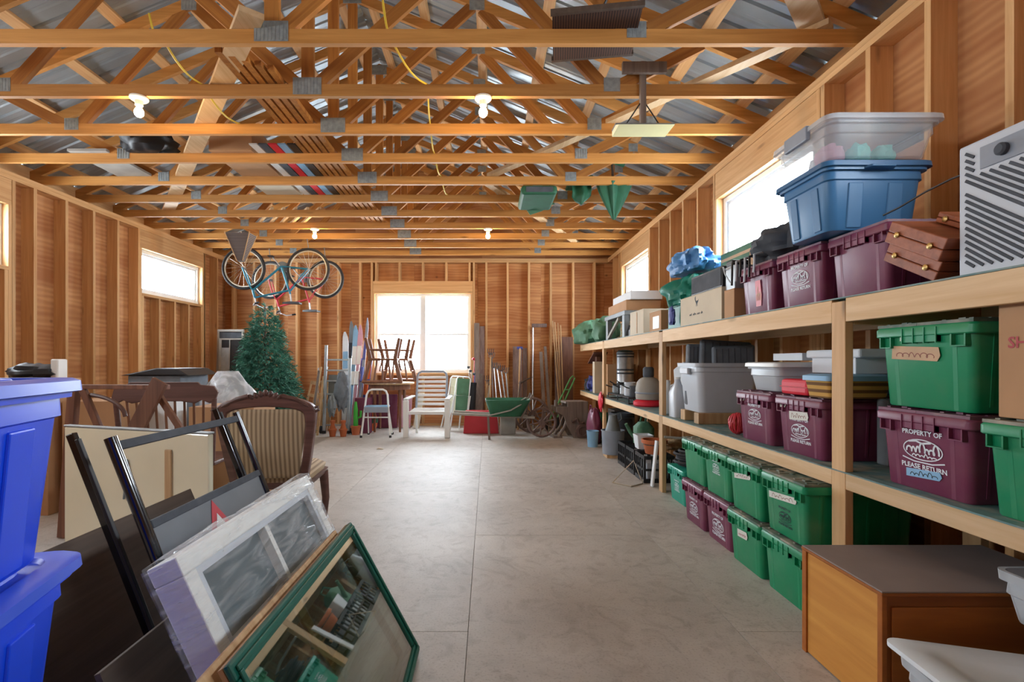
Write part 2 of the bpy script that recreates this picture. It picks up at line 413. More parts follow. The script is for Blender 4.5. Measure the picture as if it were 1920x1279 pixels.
MT['tarpgreen'] = plain('teal_tarp', '#137a6a', 0.5, var=0.25, scale=7)
MT['creamyellow'] = plain('cream_and_lit_tone', '#e6dda6', 0.4, var=0.05)  # basket cream; on the drop light it paints the lit underside
MT['frameblue'] = plain('teal_blue_paint', '#2c7f9c', 0.3, 0.2)
MT['rimsilver'] = plain('silver_rim', '#c9c6b8', 0.3, 0.7)
MT['wire'] = plain('pale_wire', '#c0b8a8', 0.4, 0.6)
MT['cement'] = plain('cement_grey', '#a09c94', 0.7, var=0.15)
MT['cushion'] = plain('grey_cushion', '#6d747c', 0.85, var=0.2, scale=12)
# ---------------------------------------------------------------- floor
floor = S('floor')
MB().box(XL-0.17, XR+0.17, YF-0.17, YB+0.17, -0.09, -0.022).build('subfloor', MT['brownpanel'], floor)
fl = {}
k = 0
x = -0.09 - 1.22*4
while x < XR+0.14:
    x0, x1 = max(x, XL-0.13), min(x+1.22, XR+0.13)
    y = (2.25 if k % 2 else 3.5) - 2.44*3
    while y < YB+0.13:
        y0, y1 = max(y, YF-0.13), min(y+2.44, YB+0.13)
        if y1-y0 > 0.05:
            key = (round(x1-x0, 3), round(y1-y0, 3))
            if key not in fl:
                g = 0.0011
                me = MB().box(g, key[0]-g, g, key[1]-g, -0.02, 0).mesh('floor_panel'); me.materials.append(MT['floor']); fl[key] = me
            link('floor_panel', fl[key], floor, (x0, y0, 0), bevel=0.001)
        y += 2.44
    x += 1.22; k += 1

# ---------------------------------------------------------------- walls
def wall(name, W, s0, s1, studs, wins, axis, full=True):
    """W(s,n,z) -> world; n grows outwards from the stud face"""
    root = S(name)
    def bx(a, b, n0, n1, z0, z1):
        p, q = W(a, n0, z0), W(b, n1, z1)
        return [min(p[i], q[i]) if e == 0 else max(p[i], q[i]) for i in range(3) for e in (0, 1)]
    def put(nm, a, b, n0, n1, z0, z1, mat, mb=None):
        m = MB(); B = bx(a, b, n0, n1, z0, z1)
        c = (B[0], B[2], B[4])
        m.box(0, B[1]-B[0], 0, B[3]-B[2], 0, B[5]-B[4])
        o = m.build(nm, mat, root); o.location = c; return o
    def cut(a, b, z0, z1):
        rects = [(a, b, z0, z1)]
        for (wa, wb, wc, wd) in wins:
            out = []
            for (p, q, r, t) in rects:
                if wb <= p or wa >= q or wd <= r or wc >= t: out.append((p, q, r, t)); continue
                if wa > p: out.append((p, wa, r, t))
                if wb < q: out.append((wb, q, r, t))
                m0, m1 = max(p, wa), min(q, wb)
                if wc > r: out.append((m0, m1, r, wc))
                if wd < t: out.append((m0, m1, wd, t))
            rects = out
        return rects
    pm = MT['ply_dark'] if axis == 'x' else MT['ply']
    lo, hi = s0-0.15, s1+0.15
    for (n0, n1, nm, mat, step) in ((0.14, 0.152, 'plywood_panel', pm, 1.22), (0.154, 0.175, 'siding_panel', MT['siding'], 2.44)):
        s = lo; first = step if nm == 'plywood_panel' else 0.75
        while s < hi-0.01:
            e = min(s+first, hi); first = step; m = MB()
            for (a, b, c, d) in cut(s+0.0015, e-0.0015, -0.09, ZP): m.box(*bx(a, b, n0, n1, c, d))
            if m.v: m.build(nm, mat, root)
            s = e
    ax = MT['stud_x'] if axis == 'x' else MT['stud_y']
    tot = s1-s0
    def run(nm, z0, z1, a=s0, b=s1, n0=0.0):
        put(nm, a, b, n0, 0.139, z0, z1, ax)
    run('top_plate', ZP-0.038, ZP); run('top_plate', ZP-0.077, ZP-0.039)
    segs = [(s0, s1)]
    for (a, b, c, d) in wins:
        if c <= 0: segs = [(s0, a), (b, s1)]
    for (a, b) in segs: run('sole_plate', 0.001, 0.038, a, b)
    for s in studs:
        inw = None
        for w in wins:
            if w[0]-0.05 < s+0.019 and s-0.019 < w[1]+0.05: inw = w
        if inw is None: put('stud', s-0.019, s+0.019, 0, 0.139, 0.039, ZP-0.078, MT['stud'])
    for (a, b, c, d) in wins:
        for q in (a-0.04, b+0.002): put('trimmer_stud', q, q+0.037, 0.001, 0.139, 0.039, d+(0 if c else 0), MT['stud'])
        for q in (a-0.079, b+0.042): put('king_stud', q, q+0.036, 0, 0.139, 0.039, ZP-0.078, MT['stud'])
        hh = 0.27 if axis != 'x' else 0.24
        top = min(d+hh, ZP-0.079)
        put('header', a-0.04, b+0.04, 0.004, 0.12, d+0.002, top, ax)
        if c > 0.05:
            put('sill', a-0.001, b+0.001, 0.0, 0.139, c-0.04, c-0.001, ax)
            n = max(2, round((b-a)/0.406)); 
            for i in range(n+1):
                q = a+0.02+(b-a-0.04)*i/n
                put('cripple_stud', q-0.019, q+0.019, 0.001, 0.139, 0.039, c-0.041, MT['stud'])
                if ZP-0.078-top > 0.06: put('cripple_stud', q-0.019, q+0.019, 0.001, 0.139, top+0.001, ZP-0.078, MT['stud'])
    return root
WL = lambda s, n, z: (XL-n, s, z)
WR = lambda s, n, z: (XR+n, s, z)
WB = lambda s, n, z: (s, YB+n, z)
WF = lambda s, n, z: (s, YF-n, z)
gl = [5.02+0.406*i for i in range(-16, 12)]
wall('wall_left', WL, YF, YB, [s for s in gl if YF+0.05 < s < YB-0.03], WIN_L, 'y')
wall('wall_right', WR, YF, YB, [s for s in gl if YF+0.05 < s < YB-0.03], WIN_R, 'y')
bs = [(u-CU)/F*YB for u in (436, 476, 516, 556, 596, 634, 675, 912, 952, 992, 1033, 1075, 1115)]
wb = wall('wall_back', WB, XL, XR, bs, WIN_B, 'x')
wf = wall('wall_front', WF, XL, XR, [XL+0.2+0.406*i for i in range(18)], DOOR_F, 'x')
# gables above the plates
SL = 0.417
def zroof(x): return ZP+0.06 + SL*(3.70-abs(x-XC))
for (root, y0) in ((wb, YB+0.14), (wf, YF-0.152)):
    xs = [XL-0.14] + [XC+1.22*i for i in (-2, -1, 0, 1, 2)] + [XR+0.14]
    for a, b in zip(xs, xs[1:]):
        m = MB(); m.prism([(a+0.001, ZP+0.001), (b-0.001, ZP+0.001), (b-0.001, zroof(b)+0.139), (a+0.001, zroof(a)+0.139)], 0.012, 'xz', y0)
        m.build('gable_panel', MT['ply_dark'], root)
    m = MB(); oy = y0+0.014 if y0 > 0 else y0-0.022
    m.prism([(XL-0.15, ZP+0.001), (XR+0.15, ZP+0.001), (XR+0.15, zroof(XR+0.15)+0.139), (XC, zroof(XC)+0.139), (XL-0.15, zroof(XL-0.15)+0.139)], 0.02, 'xz', oy); m.build('siding_panel', MT['siding'], root)

# ---------------------------------------------------------------- windows
def window(name, W, a, b, c, d, kind):
    root = S(name); e = 0.045
    def bx(m, s0, s1, n0, n1, z0, z1):
        p, q = W(s0, n0, z0), W(s1, n1, z1)
        m.box(min(p[0], q[0]), max(p[0], q[0]), min(p[1], q[1]), max(p[1], q[1]), min(p[2], q[2]), max(p[2], q[2])); return m
    m = MB()
    bx(m, a, b, 0.07, 0.15, c, c+e); bx(m, a, b, 0.07, 0.15, d-e, d); bx(m, a, a+e, 0.07, 0.15, c+e, d-e); bx(m, b-e, b, 0.07, 0.15, c+e, d-e)
    m.build('window_frame', MT['vinyl'], root)
    if kind == 'double':
        mid = (a+b)/2
        bx(MB(), mid-0.045, mid+0.045, 0.06, 0.15, c+e, d-e).build('mullion', MT['vinyl'], root)
        h = (c+d)/2
        for (p, q) in ((a+e, mid-0.045), (mid+0.045, b-e)):
            for (z0, z1, n) in ((c+e, h, 0.09), (h, d-e, 0.115)):
                m = MB(); t = 0.03
                bx(m, p, q, n, n+0.022, z0, z0+t); bx(m, p, q, n, n+0.022, z1-t, z1); bx(m, p, p+t, n, n+0.022, z0+t, z1-t); bx(m, q-t, q, n, n+0.022, z0+t, z1-t)
                m.build('sash', MT['vinyl'], root)
                bx(MB(), p+t, q-t, n+0.009, n+0.013, z0+t, z1-t).build('pane', MT['glass'], root)
    else:
        t = 0.035
        m = MB(); p, q, z0, z1, n = a+e, b-e, c+e, d-e, 0.09
        bx(m, p, q, n, n+0.025, z0, z0+t); bx(m, p, q, n, n+0.025, z1-t, z1); bx(m, p, p+t, n, n+0.025, z0+t, z1-t); bx(m, q-t, q, n, n+0.025, z0+t, z1-t)
        m.build('sash', MT['vinyl'], root)
        bx(MB(), p+t, q-t, n+0.01, n+0.014, z0+t, z1-t).build('pane', MT['glass'], root)
window('window_1', WB, *WIN_B[0], 'double')
window('window_2', WL, *WIN_L[1], 'transom')
window('window_3', WL, *WIN_L[0], 'transom')
window('window_4', WR, *WIN_R[0], 'transom')
window('window_5', WR, *WIN_R[1], 'transom')
window('window_6_added', WR, *WIN_R[2], 'transom')  # unseen window added for side light near the camera

# ---------------------------------------------------------------- ceiling: purlins, ribbed steel sheets, braces
ceil = S('ceiling')
A = math.atan(SL)
pl = MB().box(-0.045, 0.045, YF-0.3, YB+0.3, 0, 0.038).mesh('purlin'); pl.materials.append(MT['truss_web2'] if 'truss_web2' in MT else MT['stud_y'])
for sgn in (-1, 1):
    s = 0.15
    while s < 3.95:
        xx = XC+sgn*s; zz = zroof(xx)+0.089/math.cos(A)
        link('purlin', pl, ceil, (xx, 0, zz+0.001), (0, math.degrees(A)*sgn, 0))
        s += 0.56
prof = []
w = 0.914
for i in range(4):
    b = i*w/4
    prof += [(b, 0.0), (b+0.085, 0.0), (b+0.1, 0.006), (b+0.125, 0.006), (b+0.14, 0.0), (b+0.195, 0.0), (b+0.208, 0.022), (b+0.222, 0.022)]
prof.append((w, 0.0))
LEN = 4.02/math.cos(A)
m = MB(); m.grid(len(prof), 2, lambda u, v: (v*LEN, prof[round(u*(len(prof)-1))][0], prof[round(u*(len(prof)-1))][1]))
rp = m.mesh('roof_panel'); rp.materials.append(MT['roof'])
for sgn in (-1, 1):
    y = YF-0.3
    while y < YB+0.25:
        o = link('roof_panel', rp, ceil, (XC, y, zroof(XC)+0.089/math.cos(A)+0.045), solid=0.002)
        o.rotation_euler = (0, A, 0) if sgn > 0 else (0, A, math.pi)
        if sgn < 0: o.location.y = y+w
        y += w
for (xx, sg) in ((XL-0.15, -1), (XR+0.15, 1)):
    MB().box(xx-0.012, xx+0.012, YF-0.17, YB+0.17, ZP-0.02, zroof(xx)+0.14).build('eave_board', MT['stud_y'], ceil)
m = MB(); zz = zroof(XC)+0.0963+0.075
m.prism([(-0.16, -0.16*SL), (0, 0), (0.16, -0.16*SL), (0.16, -0.16*SL+0.004), (0, 0.004), (-0.16, -0.16*SL+0.004)], YB-YF+0.6, 'xz', YF-0.3)
o = m.build('ridge_cap', MT['roof'], ceil); o.location = (XC, 0, zz)
zt = ZP+0.0905
m = MB(); m.bar((-1.4, 2.95, zt+0.019), (-4.4, 6.85, zt+0.019), 0.14, 0.036); m.build('diagonal_brace', MT['shelf_y'], ceil)
m = MB(); m.bar((2.1, 3.05, zt+0.019), (0.02, 5.55, zt+0.019), 0.09, 0.036); m.build('diagonal_brace', MT['shelf_y'], ceil)
m = MB(); m.bar((2.1, 3.2, zt+0.057), (0.5, 1.45, zt+0.057), 0.14, 0.036); m.build('diagonal_brace', MT['shelf_y'], ceil)
m = MB(); m.bar((-0.1, 5.6, zt+0.019), (1.55, 8.7, zt+0.019), 0.09, 0.036); m.build('diagonal_brace', MT['shelf_y'], ceil)

# ---------------------------------------------------------------- trusses
ORD = ['nearest', 'second', 'third', 'fourth', 'fifth', 'sixth', 'seventh', 'eighth', 'ninth', 'tenth', 'farthest']
def make_truss():
    t = T('roof_truss', 'bare pine roof truss', 'roof truss', (XC, 3.087, ZP), 0, 'pine roof trusses')
    h = 0.019; H = 3.745
    MB().box(-H, H, -h, h, 0.0005, 0.089).build('bottom_chord', MT['truss_x'], t)
    zt = lambda x: zroof(XC+x)-ZP
    for s in (-1, 1):
        m = MB(); e = s*3.98
        m.prism([(0, zt(0)), (e, zt(e)), (e, zt(e)+0.0963), (0, zt(0)+0.0963)], 0.038, 'xz', -h); m.build('top_chord', MT['truss_x'], t)
    bn = {0: 0.07, 2.25: 0.07, -2.25: 0.07}
    def web(x0, x1):
        p = Vector((x0, 0, 0.088)); q = Vector((x1, 0, zt(x1)+0.004))
        L_ = (q-p).length; m = MB().box(-0.044, 0.044, -0.0185, 0.0185, 0, L_)
        o = m.build('web', MT['truss_web'], t); o.location = p
        o.rotation_euler = (0, math.atan2(q.x-p.x, q.z-p.z), 0)
    web(0, 0)
    for s in (-1, 1):
        web(s*0.07, s*1.2); web(s*2.18, s*1.28); web(s*2.32, s*2.92)
    def plate(x, z, w_, h_):
        m = MB().box(x-w_/2, x+w_/2, -h-0.0035, -h-0.0003, z-h_/2, z+h_/2)
        n = max(3, int(w_/0.022))
        for i in range(n): 
            xx = x-w_/2+w_*(i+0.5)/n
            m.box(xx-0.003, xx+0.003, -h-0.006, -h-0.0034, z-h_/2+0.006, z+h_/2-0.006)
        m.build('gusset_plate', MT['galv'], t)
    plate(0, 0.075, 0.21, 0.125)
    for s in (-1, 1):
        plate(s*2.25, 0.085, 0.12, 0.10); plate(s*1.24, zt(1.24)+0.03, 0.13, 0.10); plate(s*2.94, zt(2.94)+0.03, 0.1, 0.09)
    plate(0, zt(0)+0.02, 0.18, 0.12)
    return t
tr = make_truss()
for i in range(11):
    o = tr if i == 0 else copy_tree(tr)
    o.location.y = 3.087+0.61*i
    o['label'] = 'bare pine roof truss with metal plates, %s the camera' % (ORD[i]+(' to' if i == 0 else ' from'))

# ---------------------------------------------------------------- bulbs in porcelain holders
def lamp(x, y, label):
    t = T('bulb_holder', label, 'lamp', (x, y, ZP), 0, 'bare bulbs under the trusses')
    m = MB().lathe([(0.062, 0), (0.062, -0.012), (0.055, -0.02), (0.03, -0.026), (0.026, -0.06), (0.02, -0.062)], 20); m.build('lamp_base', MT['porcelain'], t, True)
    m = MB().lathe([(0.013, -0.062), (0.016, -0.075), (0.029, -0.097), (0.032, -0.112), (0.028, -0.13), (0.016, -0.142), (0.001, -0.145)], 16); m.build('bulb', MT['bulb'], t, True)
lamp(-2.59, 3.697, 'lit bare bulb under the second truss, above the left side')
lamp(-0.036, 3.697, 'lit bare bulb under the second truss, near the middle')
lamp(-2.56, 7.357, 'lit bare bulb above the hanging bicycles')
lamp(0.0, 7.357, 'lit bare bulb far back above the wheelbarrow side of the window')

# ---------------------------------------------------------------- built-in shelving
XS = 1.62; ZL, ZU = 0.718, 1.515
sh = T('storage_shelf', 'long two-tier pine shelving with blue-green decks along the right wall', 'shelving', (XS, 4.4, 0))
def shp(nm, x0, x1, y0, y1, z0, z1, mat, bev=0.003):
    m = MB().box(0, x1-x0, 0, y1-y0, 0, z1-z0); o = m.build(nm, mat, sh, bevel=bev); o.location = (x0-XS, y0-4.4, z0)
PY = [-0.12, 2.26, 4.63, 6.97]
for y in PY:
    shp('post', XS, XS+0.038, y, y+0.089, 0, ZU-0.018, MT['shelf_z'])
    shp('post', XR-0.045, XR-0.006, y, y+0.089, 0, ZU-0.13, MT['shelf_z'])
    for z, hgt in ((ZL, 0.075), (ZU, 0.11)):
        shp('cross_bearer', XS+0.039, XR-0.046, y, y+0.036, z-0.018-hgt, z-0.0185, MT['stud_x'])
ends = [(-1.5, -0.12), (-0.031, 2.26), (2.349, 4.63), (4.719, 6.97), (7.059, 8.75)]
for (a, b) in ends:
    for z, hgt in ((ZL, 0.075), (ZU, 0.11)):
        shp('front_beam', XS+0.001, XS+0.037, a+0.001, b-0.001, z-hgt-0.004, z-0.0185+0.012, MT['shelf_y'])
        shp('back_beam', XR-0.045, XR-0.008, a+0.001, b-0.001, z-0.107, z-0.0187, MT['shelf_y'])
y = -1.5
while y < 8.74:
    e = min(y+2.44, 8.75)
    for z in (ZL, ZU): shp('deck_board', XS+0.0385, XR-0.003, y+0.001, e-0.001, z-0.018, z, MT['deck'], 0)
    y = e
for z in (ZL, ZU): shp('deck_board', XS-0.002, XS+0.0383, -1.5, 8.75, z-0.0062, z, MT['deck'], 0)
# ---------------------------------------------------------------- lettering helpers
def text2d(s, size, bold=0.0):
    cu = bpy.data.curves.new('lettering', 'FONT'); cu.body = s; cu.size = size; cu.align_x = 'CENTER'; cu.align_y = 'CENTER'
    cu.resolution_u = 2; cu.offset = bold
    o = bpy.data.objects.new('lettering', cu); COL.objects.link(o)
    bpy.context.view_layer.update()
    me = bpy.data.meshes.new_from_object(o.evaluated_get(bpy.context.evaluated_depsgraph_get()))
    vs = [(v.co.x, v.co.y) for v in me.vertices]; fs = [tuple(p.vertices) for p in me.polygons]
    bpy.data.objects.remove(o); bpy.data.curves.remove(cu); bpy.data.meshes.remove(me)
    return vs, fs
def put2d(m, v2f, dx=0, dy=0, eps=0.0, sx=1.0, sy=1.0):
    """flat print facing -x: print x runs to -y, print y runs up"""
    vs, fs = v2f
    m.add([(-eps, -(x*sx+dx), y*sy+dy) for x, y in vs], fs)
def oval2d(a, b, t, n=28):
    vs = []; fs = []
    for k in range(n):
        an = 2*math.pi*k/n; vs += [(a*math.cos(an), b*math.sin(an)), ((a-t)*math.cos(an), (b-t)*math.sin(an))]
    for k in range(n): k2 = (k+1) % n; fs.append((2*k, 2*k2, 2*k2+1, 2*k+1))
    return vs, fs
def stroke2d(pts, t):
    vs = []; fs = []
    for i, (x, y) in enumerate(pts):
        a = pts[max(0, i-1)]; b = pts[min(len(pts)-1, i+1)]
        dx, dy = b[0]-a[0], b[1]-a[1]; l = math.hypot(dx, dy) or 1
        vs += [(x-dy/l*t/2, y+dx/l*t/2), (x+dy/l*t/2, y-dx/l*t/2)]
    for i in range(len(pts)-1): fs.append((2*i, 2*i+1, 2*i+3, 2*i+2))
    return vs, fs
def scribble2d(w, h, n, t, seed):
    rn = random.Random(seed); pts = []; K = 14
    hs = [rn.choice((0.45, 0.5, 0.6, 1.0)) for _ in range(n+1)]; ls = [rn.choice((0.3, 0.5, 1.1)) for _ in range(n+1)]
    for i in range(n*K+1):
        u = i/(n*K); c = i/K; k = min(n, int(c)); a = 2*math.pi*c
        pts.append((-w/2+w*u - w/n*0.28*ls[k]*math.sin(a), h/2*hs[k]*(1-math.cos(a))-h/2))
    return stroke2d(pts, t)
def rect2d(w, h): return [(-w/2, -h/2), (w/2, -h/2), (w/2, h/2), (-w/2, h/2)], [(0, 1, 2, 3)]
# printed emblem: words above and below an oval with a script line
lg = MB()
put2d(lg, text2d('PROPERTY OF', 0.021, 0.0006), 0, 0.052)
put2d(lg, oval2d(0.066, 0.033, 0.0035)); put2d(lg, stroke2d([(-0.07, -0.03), (-0.03, -0.039), (0.03, -0.039), (0.07, -0.03)], 0.004))
put2d(lg, scribble2d(0.105, 0.03, 7, 0.0055, 3), 0, 0.006); put2d(lg, scribble2d(0.08, 0.010, 6, 0.0035, 5), 0.004, -0.017)
put2d(lg, stroke2d([(-0.045, 0.022), (-0.02, 0.026), (0.0, 0.02), (0.03, 0.026)], 0.006))
put2d(lg, text2d('PLEASE RETURN', 0.021, 0.0006), 0, -0.054)
LOGO = lg.mesh('emblem_print'); LOGO.materials.append(MT['print'])

# ---------------------------------------------------------------- attached-lid crates
CW, CL, CHT = 0.40, 0.56, 0.312
def crate_meshes():
    D = {}
    m = MB()
    m.loft([rrect(0.034, CL-0.034, -0.166, 0.166, 0.02, 0), rrect(0.030, CL-0.030, -0.170, 0.170, 0.024, 0.006), rrect(0.016, CL-0.016, -0.184, 0.184, 0.024, CHT-0.048)])
    for y in (-0.112, 0.112):   # vertical ribs on both ends
        for (xa, xb) in ((0.0335, 0.019), (CL-0.0335, CL-0.019)):
            m.bar((xa, y, 0.004), (xb, y*1.06, CHT-0.05), 0.016, 0.007, (1, 0, 0) if xa < 0.1 else (1, 0, 0))
    for s in (-1, 1):
        for i in range(6):
            xx = 0.09+i*0.076
            m.bar((xx, s*0.168, 0.02), (xx, s*0.1825, CHT-0.05), 0.012, 0.008, (0, 1, 0))
    D['body'] = m.mesh('body', True)
    m = MB()
    m.loft([rrect(0.004, CL-0.004, -0.196, 0.196, 0.02, CHT-0.05), rrect(0.0, CL, -0.2, 0.2, 0.022, CHT-0.046), rrect(0.0, CL, -0.2, 0.2, 0.022, CHT-0.02), rrect(0.006, CL-0.006, -0.194, 0.194, 0.02, CHT-0.0125)])
    D['rim'] = m.mesh('rim', True)
    m = MB()
    for (xo, sx) in ((0.0, 1),):
        for yc in (-0.145, 0.145):   # corner brackets below the rim
            for yy in (yc-0.026, yc+0.022): m.box(min(xo, xo+sx*0.022), max(xo, xo+sx*0.022), yy, yy+0.005, CHT-0.088, CHT-0.049)
            m.box(min(xo, xo+sx*0.02), max(xo, xo+sx*0.02), yc-0.026, yc+0.027, CHT-0.091, CHT-0.087)
        m.box(min(xo+sx*0.001, xo+sx*0.018), max(xo+sx*0.001, xo+sx*0.018), -0.07, 0.07, CHT-0.072, CHT-0.049)
        for yy in (-0.07, -0.024, 0.02, 0.066): m.box(min(xo-sx*0.003, xo+sx*0.018), max(xo-sx*0.003, xo+sx*0.018), yy, yy+0.004, CHT-0.076, CHT-0.02)
    D['bracket'] = m.mesh('bracket', False)
    def leaf(s):
        edge = []; n = 12
        for i in range(n+1):
            xx = 0.008+(CL-0.016)*i/n; edge.append((xx, s*(0.016 if (i % 2) == (0 if s > 0 else 1) else -0.014)))
        poly = edge + [(CL-0.008, s*0.190), (0.008, s*0.190)]
        if s < 0: poly = poly[::-1]
        m = MB().prism(poly, 0.011, 'xy', CHT-0.012)
        m.box(0.03, CL-0.03, min(s*0.06, s*0.075), max(s*0.06, s*0.075), CHT-0.001, CHT+0.0035)
        m.box(0.03, CL-0.03, min(s*0.155, s*0.17), max(s*0.155, s*0.17), CHT-0.001, CHT+0.0035)
        for i in range(4): m.box(0.08+i*0.11, 0.095+i*0.11, min(s*0.03, s*0.18), max(s*0.03, s*0.18), CHT-0.001, CHT+0.003)
        for i in (0, 1): m.box(0.05+i*(CL-0.13), 0.075+i*(CL-0.13), min(s*0.1, s*0.125), max(s*0.1, s*0.125), CHT-0.001, CHT+0.007)
        return m.mesh('lid_leaf', False)
    D['la'] = leaf(1); D['lb'] = leaf(-1)
    for k in D: D[k].materials.append(MT['green'])
    return D
CM = crate_meshes()
TILT = math.degrees(math.atan((0.034-0.016)/(CHT-0.048)))
def fx(z): return 0.033-(z/(CHT-0.048))*0.018      # front face of a crate at height z
def crate(x, y, z, color, label, group, logo=None, tape=None, rz=0, sy=1.0, sz=1.0, lids=True):
    body, lid = {'green': ('green', 'greenlid'), 'maroon': ('maroon', 'maroonlid'), 'teal': ('teal', 'greenlid')}[color]
    t = T('lidded_crate', label, 'crate', (x, y, z), rz, group); t.scale = (1, sy, sz)
    link('body', CM['body'], t, mat=MT[body], label=None); link('rim', CM['rim'], t, mat=MT[body]); link('bracket', CM['bracket'], t, mat=MT[body])
    if lids:
        link('lid_leaf', CM['la'], t, mat=MT[lid]); link('lid_leaf', CM['lb'], t, mat=MT[lid])
    if logo: 
        o = link('emblem_print', LOGO, t, (fx(logo[1])-0.003, -logo[0], logo[1]), (0, -TILT, 0)); o.scale = (1, logo[2], logo[2])
        if len(logo) > 3: o.material_slots[0].link = 'OBJECT'; o.material_slots[0].material = MT[logo[3]]
    for q in (tape or []):
        (dx, dz, w, h, mt, ink, roll) = q[:7]
        m = MB(); poly = [(-w/2, -h/2), (w/2-0.012, -h/2), (w/2, -h*0.1), (w/2-0.006, h/2), (-w/2+0.004, h/2)]
        m.prism([(-a, b) for a, b in poly], 0.0012, 'yz', -0.0012)
        o = m.build('tape_label', MT[mt], t); o.location = (fx(dz)-0.0045, -dx, dz); o.rotation_euler = (R(roll), R(-TILT), 0)
        m = MB(); put2d(m, text2d(q[7], h*0.8, 0.0008), 0, 0, 0.0016) if len(q) > 7 else put2d(m, scribble2d(w*0.75, h*0.55, 6, 0.003, int(dx*1000+dz*777)), 0, 0, 0.0016); m.build('handwriting', MT[ink], o)
    return t
G1, G2 = 'lidded crates on the floor', 'lidded crates on the shelves'
XF = 1.50
top = [3.92, 3.51, 3.10, 2.69]
# lower row, then upper row on top of it (y = centre)
crate(XF+0.02, 3.732, 0, 'maroon', 'maroon crate on the floor under the farthest stacked green crate', G1, (0, 0.13, 1.1), sy=0.97)
crate(XF+0.02, 3.340, 0, 'maroon', 'maroon crate on the floor beside the bottom green crates', G1, (0, 0.12, 1.25), sy=0.97)
crate(XF, 2.948, 0, 'green', 'green crate on the floor with a pale oval sticker, under the taped crate', G1, tape=[(-0.02, 0.19, 0.12, 0.045, 'tapewhite', 'redink', -4)], sy=0.97)
crate(XF, 2.556, 0, 'green', 'bottom green crate on the floor right behind the orange cabinet', G1, sy=0.97)
crate(XF+0.02, 3.732, CHT+0.0085, 'green', 'farthest upper green crate of the floor stacks, with a scuffed blank front', G1, sy=0.97)
crate(XF+0.01, 3.340, CHT+0.0085, 'green', 'upper green crate with a small white emblem, second from the far end', G1, (0, 0.19, 0.75), sy=0.97)
crate(XF, 2.948, CHT+0.009, 'green', 'upper green crate with a peeling tape strip under its rim, dusty lid', G1, tape=[(-0.02, 0.215, 0.2, 0.03, 'tapewhite', 'ink', -8)], sy=0.97)
crate(XF, 2.556, CHT+0.0085, 'green', 'upper green crate with a long white tape strip, beside the shelf post', G1, (0, 0.10, 0.8, 'printdark'), tape=[(-0.01, 0.20, 0.25, 0.034, 'tapewhite', 'ink', -5)], sy=0.97)
crate(1.62, 4.33, 0, 'teal', 'single teal crate on the floor holding a coiled hose', G1, (0, 0.14, 0.8), lids=False, sy=0.95)
# lower shelf
Z = ZL+0.001
crate(XS+0.03, 3.12, Z, 'maroon', 'maroon crate on the lower shelf beside the red net bag', G2, (0, 0.17, 1.05), tape=[(-0.13, 0.262, 0.05, 0.035, 'tapewhite', 'printdark', 0)], sy=1.04)
crate(XS+0.03, 2.67, Z, 'maroon', 'maroon crate on the lower shelf carrying the red case', G2, (0, 0.13, 1.1), tape=[(0.0, 0.21, 0.16, 0.045, 'tapewhite', 'ink', -3), (-0.13, 0.262, 0.055, 0.035, 'tapewhite', 'printdark', 0)], sy=1.04)
crate(XS+0.03, 1.915, Z, 'maroon', 'nearest maroon crate on the lower shelf with a readable white emblem', G2, (0, 0.16, 1.25), tape=[(0.0, 0.068, 0.15, 0.032, 'skyblue', 'printdark', -4)], sy=1.06)
crate(XS+0.02, 1.46, Z, 'green', 'green crate at the right edge of the lower shelf with a white tape label', G2, tape=[(0.04, 0.2, 0.2, 0.05, 'tapewhite', 'redink', -4, 'BANS')], sy=1.06)
crate(XS+0.03, 1.91, Z+CHT+0.009, 'green', 'green crate stacked on the nearest maroon crate, brown tape label', G2, tape=[(-0.03, 0.20, 0.2, 0.05, 'tape', 'ink', 3), (-0.05, 0.262, 0.08, 0.03, 'tapewhite', 'printdark', 0)], sy=1.1, sz=1.06)
# upper shelf
Z = ZU+0.001
crate(XS+0.05, 3.13, Z, 'maroon', 'maroon crate on the upper shelf with a rust-red mark', G2, tape=[(0.02, 0.13, 0.07, 0.16, 'red', 'tape', 0)], sy=0.98)
crate(XS+0.05, 2.70, Z, 'maroon', 'maroon crate on the upper shelf with a faded white emblem under the blue tote', G2, (0, 0.16, 1.1), sy=1.0)
crate(XS+0.07, 2.30, Z, 'maroon', 'shaded maroon crate on the upper shelf behind the wooden case', G2, sy=0.96)

